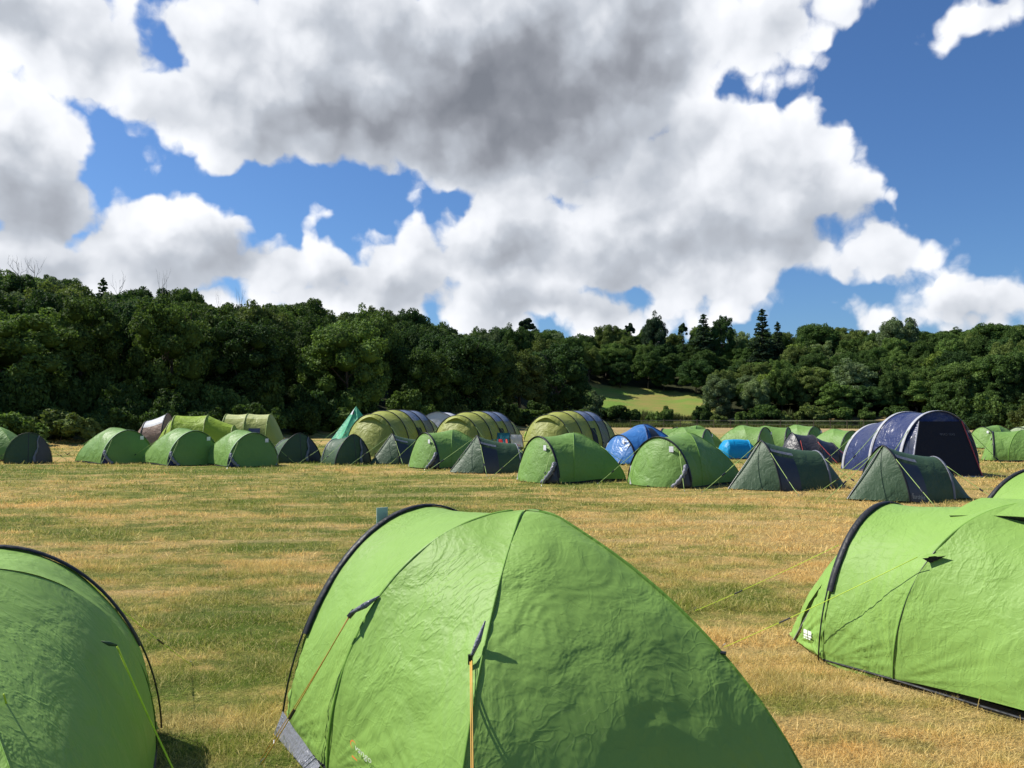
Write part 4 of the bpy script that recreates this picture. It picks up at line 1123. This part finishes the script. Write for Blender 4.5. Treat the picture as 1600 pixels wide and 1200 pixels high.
mk('vent_hood', [b + Vector((.12, .01, .046)), b + Vector((-.014, -.066, .013)), b + Vector((-.02, .01, .03))], [(0, 1, 2)], GREENF, T1)
cord(T1, b + Vector((-.03, -.08, .015)), l1(1130, 1012), .0024, GUYY)
for L in ([legn[i] for i in range(22, 49)],):
    v, f = tube([p + Vector((0, -.006, 0)) for p in L], .0022, 5); mk('seam_cord', v, f, POLE, T1)
hu = [Vector((.70 + 1.1 * i / 12, -.02, 1.175 + .02 * math.sin(i / 12 * 3.14))) for i in range(13)]
ho = [Vector((.62 + 1.15 * i / 12, -.27 - .02 * math.sin(i / 12 * 3.14), 1.06 + .045 * math.sin(i / 12 * 3.14))) for i in range(13)]
sheet('roof_vent_hood', loft(hu, ho, 8, bulge=.012, outer=(1.2, 0, .4)), GREENF, T1)
sheet('roof_vent', loft([p + Vector((0, 0, .002)) for p in ho], [p + Vector((.0, .05, -.035)) for p in ho], 3), INNER, T1)
v, f = tube([ho[8], ho[8] + Vector((-.02, -.06, -.055))], .004, 5); mk('vent_strut', v, f, POLE, T1)
# left
c2 = Vector((-2.72, 4.22, 0)); yw2 = math.atan2(-.93, .37)
T2, g2, C1, C2, ln2, lf2, bs2 = dome_tent('large shaded green dome tent with black front pole, cut off by the left edge', c2, yw2, over=dict(
    f1n=(0, -.85, .03), f1f=world_to(c2, yw2, G(243, 1140, .03)), ap1=world_to(c2, yw2, G(-14, 857, 1.06)), ap2=(1.05, 0, 1.13),
    ffn=(.45, -.8, .04), fff=(.30, .86, .04), fbn=(2.9, -.9, .05), fbf=(2.9, .85, .05)), near=True, ropes=False, tip=.40, group='green dome tents close to the viewer')
l2 = lambda px, py, z=0.: world_to(c2, yw2, G(px, py, z))
legq = resample(leg(g2['ap2'], g2['fff'], 2.05, 60), 48); Vq = loft(legq, lf2, 12, bulge=-.015, outer=(1, 0, .3)); a = nearest([Vector(p) for p in Vq.reshape(-1, 3)], 150, 1012, c2, yw2)
gusset(T2, a, a + Vector((.012, .03, .03)), a + Vector((-.01, .09, 0)), .010, DARKF)
e = l2(304, 1270); cord(T2, a + Vector((-.01, .09, 0)), e, .0030, GUYY, slider=False); cord(T2, a + Vector((.006, .09, 0)), e + Vector((.02, 0, 0)), .0028, GUYY, slider=False, peg=False)
cord(T2, nearest(C1, 118, 918, c2, yw2), l2(300, 1040), .0022, GUYY)
cord(T2, nearest(lf2, 0, 1080, c2, yw2) + Vector((0, .06, 0)), l2(60, 1260), .0028, GUYY)
# the bright tent half hidden behind the right-hand one
T3 = dome_tent('bright green dome tent mostly hidden behind the big tent at the right edge', G(1622, 905), R(-75), scale=1.0, near=True, ropes=False, group='green dome tents close to the viewer')
lay_text('vango', Vs, 560, 1170, 586, 1193, .036, plain('logo_pale', (.62, .66, .55), .6), 'logo', off=.020)
sw = ([[math.cos(q) * r, math.sin(q) * r, 0] for q, r in [(i * .35, 1 if i % 2 else .72) for i in range(18)]], None)
def swirl():
    V, Fc = [], []
    for i in range(13):
        q = .5 + i * .36; w_ = .16 * math.sin(math.pi * i / 12) + .02
        V += [(math.cos(q) * (1 - w_), math.sin(q) * (1 - w_), 0), (math.cos(q) * (1 + w_), math.sin(q) * (1 + w_), 0)]
        if i: n = 2 * i; Fc.append((n - 2, n - 1, n + 1, n))
    V = np.array(V); V -= V.min(0); return V * np.array([.5, .5, 0]), Fc
lay_text(swirl(), Vs, 553, 1164, 561, 1171, .030, LOGOO, 'logo', off=.022)
lay_text(([[0, 0, 0], [1, 0, 0], [1, .35, 0], [0, .5, 0]], [(0, 1, 2, 3)]) if False else (np.array([[0, 0, 0], [1, 0, 0], [.9, .3, 0], [.1, .4, 0]]), [(0, 1, 2, 3)]), Vs, 556, 1181, 565, 1189, .02, LOGOO, 'logo', off=.022)
sqs = []
for x, y in ((0, .55), (.36, .55), (0, .30), (.36, .30), (0, .10), (.2, .10), (.42, .10)):
    w_, h_ = (.30, .38) if y > .5 else (.30, .18) if y > .2 else (.15, .12)
    sqs.append(([(x, y, 0), (x + w_, y, 0), (x + w_, y + h_, 0), (x, y + h_, 0)], [(0, 1, 2, 3)]))
v, f = join(sqs)
nb = len(B1); front1 = loft(B1[:nb // 2], bs1[:nb // 2], 20, bulge=.03, outer=(1.0, 0, .4))
lay_text((np.array(v), f), front1, 1259, 998, 1271, 1003, .075, LOGO, 'logo', T1, c1, yw1)

# ------------------------------------------------------------------ the rows of tents beyond
DG = 'small green dome tents in the rows'
def dt(label, px, py, yawd, s, **kw):
    return dome_tent(label, G(px, py), R(yawd), s, group=kw.pop('group', DG), **kw)[0]
dt('green dome tent cropped by the left edge, beside a dark green tent', -56, 720, 12, 1.0, ropes=False)
SG = F_('pale_green_trim', (.30, .42, .24), crease=.5, trans=0)
dt('green dome tent with open door and pale arch trim, leftmost of three alike', 200, 724, 140, 1.0, door='open_far', sleeve=SG, rr=.006)
dt('green dome tent with open door and pale arch trim, middle of three alike', 304, 727, 136, 1.0, door='open_far', sleeve=SG, rr=.006)
dt('green dome tent with open door and pale arch trim, rightmost of three alike', 396, 729, 133, .96, door='open_far', sleeve=SG, rr=.006)
dt('green dome tent with white zips between two dark green ridge tents', 664, 731, 36, .97, door='mesh', rr=.006)
dt('green dome tent with wrinkled door facing left, in front of the third olive tunnel tent', 842, 753, 31, 1.0, door='mesh', rr=.006)
dt('green dome tent with crumpled pale door, in front of the bright blue dome', 1030, 760, 42, 1.02, door='mesh', rr=.006)
RG = 'small green dome tents in the rear rows'
dt('low green dome showing behind the bright blue tent, the darker one', 1036, 710, -20, .95, group=RG, ropes=False)
dt('pale green rear dome tent just right of the bright blue tent', 1056, 707, 15, .97, group=RG, ropes=False)
dt('rear green dome tent with shaded front, left of the turquoise tent', 1105, 713, 150, .95, group=RG, ropes=False)
dt('pale green dome tent directly behind the turquoise tent', 1196, 708, 140, .98, group=RG, ropes=False)
dt('green dome tent peeking out left of the charcoal tent', 1232, 706, 150, .95, group=RG, ropes=False)
dt('small far green dome tent above the charcoal tent', 1274, 701, 130, .95, group=RG, ropes=False)
dt('green dome tent in the gap between the charcoal and navy tents', 1332, 709, 120, .86, group=RG, ropes=False)
dt('far yellow-green dome tent just right of the navy tent', 1535, 700, 20, .92, group=RG, ropes=False)
dt('mid green dome tent with creased back, right of the navy tent', 1552, 719, -28, .92, group=RG, rr=.006)
dt('pale dome tent cut off by the right edge, far behind', 1592, 699, 30, .9, group=RG, ropes=False, mat=F_('pale_creased_flysheet', (.42, .52, .30), crease=3, fold=3))

ridge = ridge_tent
ridge('dark green tent with arched front, second from the left edge', G(44, 724), R(118), .92, front='door', n=2.0, w_=.80, side_door=False, h=1.16)
ridge('dark green tent with mesh window and flap, right of the three pale-trimmed domes', G(468, 723), R(126), 1.02, front='door', n=1.6, w_=.80, side_door=False)
ridge('dark green tent in front of the mint teepee, with mesh window', G(552, 725), R(140), 1.0, front='door', n=1.6, w_=.78, side_door=False, hr=.85, L=1.0)
ridge('dark green ridge tent with many cords, before the first olive tunnel tent', G(612, 724), R(30), 1.0)
ridge('dark green ridge tent in front of the camping chairs', G(745, 738), R(20), 1.05)
ridge('dark green ridge tent on open grass, in front of the charcoal tent', G(1190, 764), R(16), 1.08, L=1.35, logo=None)
ridge('dark green ridge tent bearing a white wordmark, in front of the navy tent', G(1381, 780), R(14), 1.06, logo='Eurohike')

OG = 'olive family tunnel tents'
def brow(t, Rg, K):             # peaked canopy over the front
    A = Rg[0]; a, b = int(K * .32), int(K * .68)
    e = [Vector((A[i].x - .20 * (1 - ((i - a) / (b - a) * 2 - 1) ** 2) - .05, A[i].y * 1.0, A[i].z - .10 - .16 * abs((i - a) / (b - a) * 2 - 1))) for i in range(a, b + 1)]
    sheet('canopy', loft(A[a:b + 1], e, 5, bulge=.01, outer=(0, 0, 1)), OLIVE, t)
    # dark door in the second grey bay
    V = loft(Rg[2], Rg[3], 8, sag=.02)[0:5, 0:int(K * .27)]; sheet('door_opening', V + np.array([0, -.03, .0]), INNER, t)
def olive(label, px, py, yawd, s=1.0, L=1.0):
    rings = [(0, 1.18, 1.72, 2.2, .05), (.95 * L, 1.30, 1.86, 2.2), (1.9 * L, 1.32, 1.90, 2.2), (2.75 * L, 1.32, 1.90, 2.2), (3.6 * L, 1.30, 1.88, 2.2), (4.6 * L, 1.15, 1.55, 2.1)]
    return tunnel_tent(label, G(px, py), R(yawd), rings, [(OLIVE, OLIVED), (OLIVE, OLIVED), (SLATE, OLIVED), (SLATE, GREYS), (OLIVE, OLIVED)], s, front=.9, group=OG, extras=brow)
olive('olive tunnel tent with grey-blue roof panels, beside the mint teepee', 580, 712, 70)
olive('olive tunnel tent with grey-blue roof panels, between the other two of its kind', 714, 711, 66, .97)
olive('olive tunnel tent with grey-blue roof panels and dark open side door, rightmost of three', 855, 711, 58, .98)
def lime_window(t, Rg, K):
    V = loft(Rg[1], Rg[2], 8, sag=.025)[2:7, int(K * .09):int(K * .25)]; sheet('window', V + np.array([0, -.035, .01]), plain('grey_window', (.09, .09, .13), .2, spec=.7), t)
tunnel_tent('bright lime tunnel tent standing behind the middle of the three pale-trimmed domes', G(262, 706), R(8), [(0, .9, 1.45, 2.0, .25), (.35, 1.1, 1.66, 2.2), (1.75, 1.1, 1.66, 2.2), (2.9, .9, 1.2, 2.0)], [(LIMEB, LIMEB)] * 3, 1.0, front=.65, group=None, hoop=F_('olive_sleeve', (.16, .22, .03), crease=.3, trans=0), hoopw=.05)
tunnel_tent('pale lime tunnel tent with a grey window, right of the bright lime tunnel', G(355, 703), R(4), [(0, 1.2, 1.72, 2.2), (1.0, 1.2, 1.74, 2.3), (2.05, 1.2, 1.72, 2.3)], [(PALE, PALES), (PALE, PALES)], 1.0, front=.6, extras=lime_window, hoop=MATS['olive_sleeve'], hoopw=.05, roof_t=(.36, .64))
tunnel_tent('beige and white tent end poking out left of the bright lime tunnel', G(262, 700), R(185), [(0, 1.1, 1.75, 2.0), (1.05, 1.0, 1.35, 1.9)], [(WHITEF, BEIGE)], 1.0, front=.4, ropes=False)
tunnel_tent('white tent with blue hoop showing between the first two olive tunnels', G(684, 699), R(80), [(0, 1.3, 1.82, 2.1), (1.6, 1.3, 1.8, 2.1)], [(WHITEF, WHITEF)], 1.0, front=.4, hoop=BLUED, hoopw=.12, ropes=False)
# navy tunnel
def navy_front(t, Rg, K):
    A = Rg[0]; x0 = -.02
    hd = [Vector((-.10, y, 1.50)) for y in np.linspace(-.62, .62, 13)]; ft = [Vector((-.62, y, .04)) for y in np.linspace(-.82, 1.22, 13)]
    sheet('door', loft(hd, ft, 8), F_('dark_porch', (.010, .011, .018), crease=.4, fold=.8, trans=0, rough=.6), t)  # flat black sheet standing in for the shade inside the open porch
    top = [A[i] for i in range(int(K * .20), int(K * .80) + 1)]; n = len(top)
    hh = [Vector((-.10, -.62 + 1.24 * i / (n - 1), 1.50)) for i in range(n)]
    sheet('header_panel', loft(top, hh, 4), NAVY, t)
    for s in (-1, 1):
        P = resample([A[K // 2 + s * i] for i in range(int(K * .30), K // 2 + 1)], 12)
        Q = resample([Vector((-.10, s * .62, 1.50)), Vector((-.62, s * .82 if s < 0 else 1.22, .04))], 12)
        V = loft(P, Q, 6); sheet('side_wall', V, NAVY if s > 0 else MATS['slate_blue_flysheet'], t)
        sheet('window', V[1:6, 2:8] + np.array([-.02, 0, 0]), plain('smoked_window', (.035, .038, .06), .15, spec=.8), t)
        ribbon('piping', Q, (0, .03, 0), plain('red_piping', (.35, .05, .05), .5) if s < 0 else BEAM, t, .02, (1, 0, .8))
    v, f = box((-.60, .2, .03), (.16, 2.05, .03)); mk('mud_skirt', v, f, BEAM, t)
    lt = text_mesh('EASY CAMP', .085); V = [(-.28 - .385 * (z_ - 1.0) * 0 - .115, .42 - x * 1.0, 1.12 + y) for x, y, z_ in lt[0]]
    # lettering follows the slope of the dark sheet
    V = [(-.10 - (1.50 - q[2]) * .356 - .02, -(q[1]) + .1, q[2]) for q in V]
    mk('logo', V, lt[1], plain('logo_grey', (.10, .11, .13), .6), t)
tunnel_tent('big navy blue inflatable-beam tent with grey arches and black open front', G(1467, 744), R(97), [(0, 1.16, 1.78, 2.15), (1.35, 1.24, 1.76, 2.15), (2.9, 1.18, 1.40, 2.0)], [(NAVY, NAVY), (NAVY, NAVY)], 1.02, hoop=BEAM, hoopw=.13, extras=navy_front)
# bright blue dome
tb, *_ = dome_tent('bright blue dome tent with a dark window and navy poles', G(968, 724), R(24), 1.16, mat=BLUE, group=None, h1=.86, h2=1.17, xa=.85, xb=1.8, rope_mat=GUYG, ropes=False, name='blue_dome_tent')
gb = _[0]; a_ = leg(gb['ap2'], gb['ffn'], 2.05, 60); b_ = _[3]
V = loft(resample(a_, 48), b_, 12, bulge=-.015, outer=(1, 0, .3))[2:8, 12:27]; sheet('window', V + np.array([-.03, -.05, .03]), MESHF, tb)
for L in (resample(a_, 30), resample(b_, 30), resample(leg(gb['ap2'], gb['fbf'], 1.3), 30)): ribbon('pole_sleeve', L, (.06, .02, 0), BLUED, tb, .012, (1, 0, .3))
# turquoise pop-up: half a barrel with a dark open end
def popup():
    t = tag(empty('popup_tent', G(1150, 716), R(18)), 'small turquoise pop-up tent with a dark open end', 'pop-up tent'); K = 24
    A = arch((-.50, -.42, .03), (-.42, 0, .72), (-.50, .42, .03), 2.3, k=K); B = arch((.35, -.50, .03), (.52, 0, .70), (.35, .50, .03), 2.2, k=K)
    sheet('flysheet_panel', loft(A, B, 10, bulge=.03, outer=(0, 0, .2)), CYAN, t)
    e = [Vector((-.72 + .2 * abs(2 * i / K - 1), (2 * i / K - 1) * .40, .05)) for i in range(K + 1)]; sheet('end_panel', loft(A, e, 6, bulge=.08, outer=(0, 0, .3)), CYAN, t)
    fl = [Vector((.30, (2 * i / K - 1) * .5, .04)) for i in range(K + 1)]; sheet('door_opening', loft(B, fl, 6, bulge=-.05, outer=(2, 0, .3)), INNER, t)
    C_ = arch((.35, -.50, .03), (.95, 0, .34), (.35, .50, .03), 2.2, k=K); sheet('canopy', loft(B[K // 2:], C_[K // 2:], 5), CYAN, t)
    ribbon('hoop', B, (.04, 0, 0), F_('cyan_trim', (.02, .42, .75), crease=.2, trans=.1), t, .01, (0, 0, .2))
    v, f = tube([(.52, 0, .70), (.95, 0, .03)], .012, 6); mk('prop_pole', v, f, BEAM, t); v, f = box((-.02, 0, .02), (.9, .85, .03)); mk('groundsheet', v, f, GROUNDS, t)
popup()
# charcoal tent: tall end on the left, falling to the right
ct = tunnel_tent('charcoal black tent with red cords, tall end left, sloping down to the right', G(1238, 723), R(10), [(0, .75, 1.06, 1.5), (.75, .80, .98, 1.8), (1.5, .6, .70, 1.8)], [(CHAR, CHAR), (CHAR, CHAR)], 1.0, front=.5, hoop=BLACKF, hoopw=.04, ropes=False, group=None)
for a, b in (((.1, -.4, .8), (-.2, -1.3, 0)), ((1.5, -.3, .55), (1.9, -1.0, 0)), ((.7, -.5, .75), (.9, -1.5, 0))): cord(ct, a, b, .006, plain('red_cord', (.6, .08, .05)))
# mint teepee
def teepee():
    t = tag(empty('teepee_tent', G(556, 700), R(0)), 'pointed mint green teepee behind the first olive tunnel tent', 'teepee'); n = 8; H = 2.12; r = 1.55
    ap = Vector((0, 0, H))
    for k in range(n):
        a, b = k / n * 6.2832 + .35, (k + 1) / n * 6.2832 + .35; P, Q = Vector((math.cos(a) * r, math.sin(a) * r, .02)), Vector((math.cos(b) * r, math.sin(b) * r, .02))
        sheet('side_panel', loft([ap.lerp(P, i / 16) for i in range(17)], [ap.lerp(Q, i / 16) for i in range(17)], 8, bulge=-.05, outer=(0, 0, .6)), MINT, t)
    mk('vent', [(-.20, -.24, 1.72), (-.02, -.34, 1.70), (-.10, -.10, 1.98)], [(0, 1, 2)], INNER, t)
    mk('vent_hood', [(-.24, -.26, 1.70), (-.13, -.36, 1.69), (-.06, -.10, 2.02)], [(0, 1, 2)], WHITEF, t)
    for a in (3.4, 4.2, 5.2, 2.4): cord(t, (math.cos(a) * .8, math.sin(a) * .8, 1.05), (math.cos(a) * 2.2, math.sin(a) * 2.2, 0), .006, GUYG)
teepee()
# camping chairs between the tunnels
def camp_chair(label, px, py, yawd, col, cloth2=None, s=1.0):
    t = tag(empty('camping_chair', G(px, py), R(yawd), s), label, 'camping chair', 'camping chairs between the olive tunnel tents')
    m = F_('chair_cloth_' + col[0], col[1], crease=1.5, fold=2, trans=.05)
    st = [[Vector((x, y, .42 - .06 * math.sin((y + .25) / .5 * 3.14159))) for y in np.linspace(-.25, .25, 7)] for x in (-.25, .22)]
    sheet('seat', loft(st[0], st[1], 6, sag=.04), m, t)
    bk = [[Vector((x, y, z)) for y in np.linspace(-.27, .27, 7)] for x, z in ((.22, .44), (.36, .95))]
    sheet('backrest', loft(bk[0], bk[1], 6, bulge=.04, outer=(-1, 0, .6)), cloth2 or m, t)
    for s1 in (-1, 1):
        for a, b in (((-.27, s1 * .28, .0), (.24, s1 * .28, .46)), ((.27, s1 * .28, 0), (-.25, s1 * .28, .46)), ((.22, s1 * .28, .44), (.38, s1 * .28, .98)), ((-.25, s1 * .28, .46), (-.25, s1 * .28, .66))):
            v, f = tube([a, b], .012, 6); mk('frame_tube', v, f, POLE, t)
        v, f = box((-.02, s1 * .29, .67), (.50, .05, .02)); mk('armrest', v, f, m, t)
    return t
camp_chair('teal folding camping chair between the second and third olive tunnels', 782, 713, 70, ('teal', (.01, .13, .17)))
camp_chair('red folding camping chair beside the teal one', 793, 717, 200, ('red', (.40, .02, .03)), s=.80)
camp_chair('coral red folding camping chair, rightmost of the red ones', 803, 717, 190, ('coral', (.62, .10, .08)), s=.80)
camp_chair('black and white camping chair leaning beside the third olive tunnel', 813, 714, 240, ('black', (.05, .05, .06)), WHITEF, s=.95)
# lime jacket hung on the side of the third olive tunnel
j = [Vector((0, 0, 1.38)), Vector((.10, 0, 1.30))]
jt = mk('lime_jacket', *join([tube([(0, 0, .86), (.02, .02, 1.05), (.12, .05, 1.22), (.22, .06, 1.34)], [.13, .15, .14, .07], 9), tube([(.16, .05, 1.25), (.02, -.08, 1.06), (-.06, -.12, .9)], [.06, .06, .045], 8), tube([(.2, .08, 1.25), (.22, .2, 1.0), (.2, .24, .85)], [.06, .06, .045], 8)]), F_('jacket_cloth', (.40, .66, .08), crease=2, fold=3, trans=.1), None, True)
jt.location = G(821, 708); jt.scale = (.5, .5, .72); tag(jt, 'lime green jacket hung on the side of the third olive tunnel tent', 'jacket')
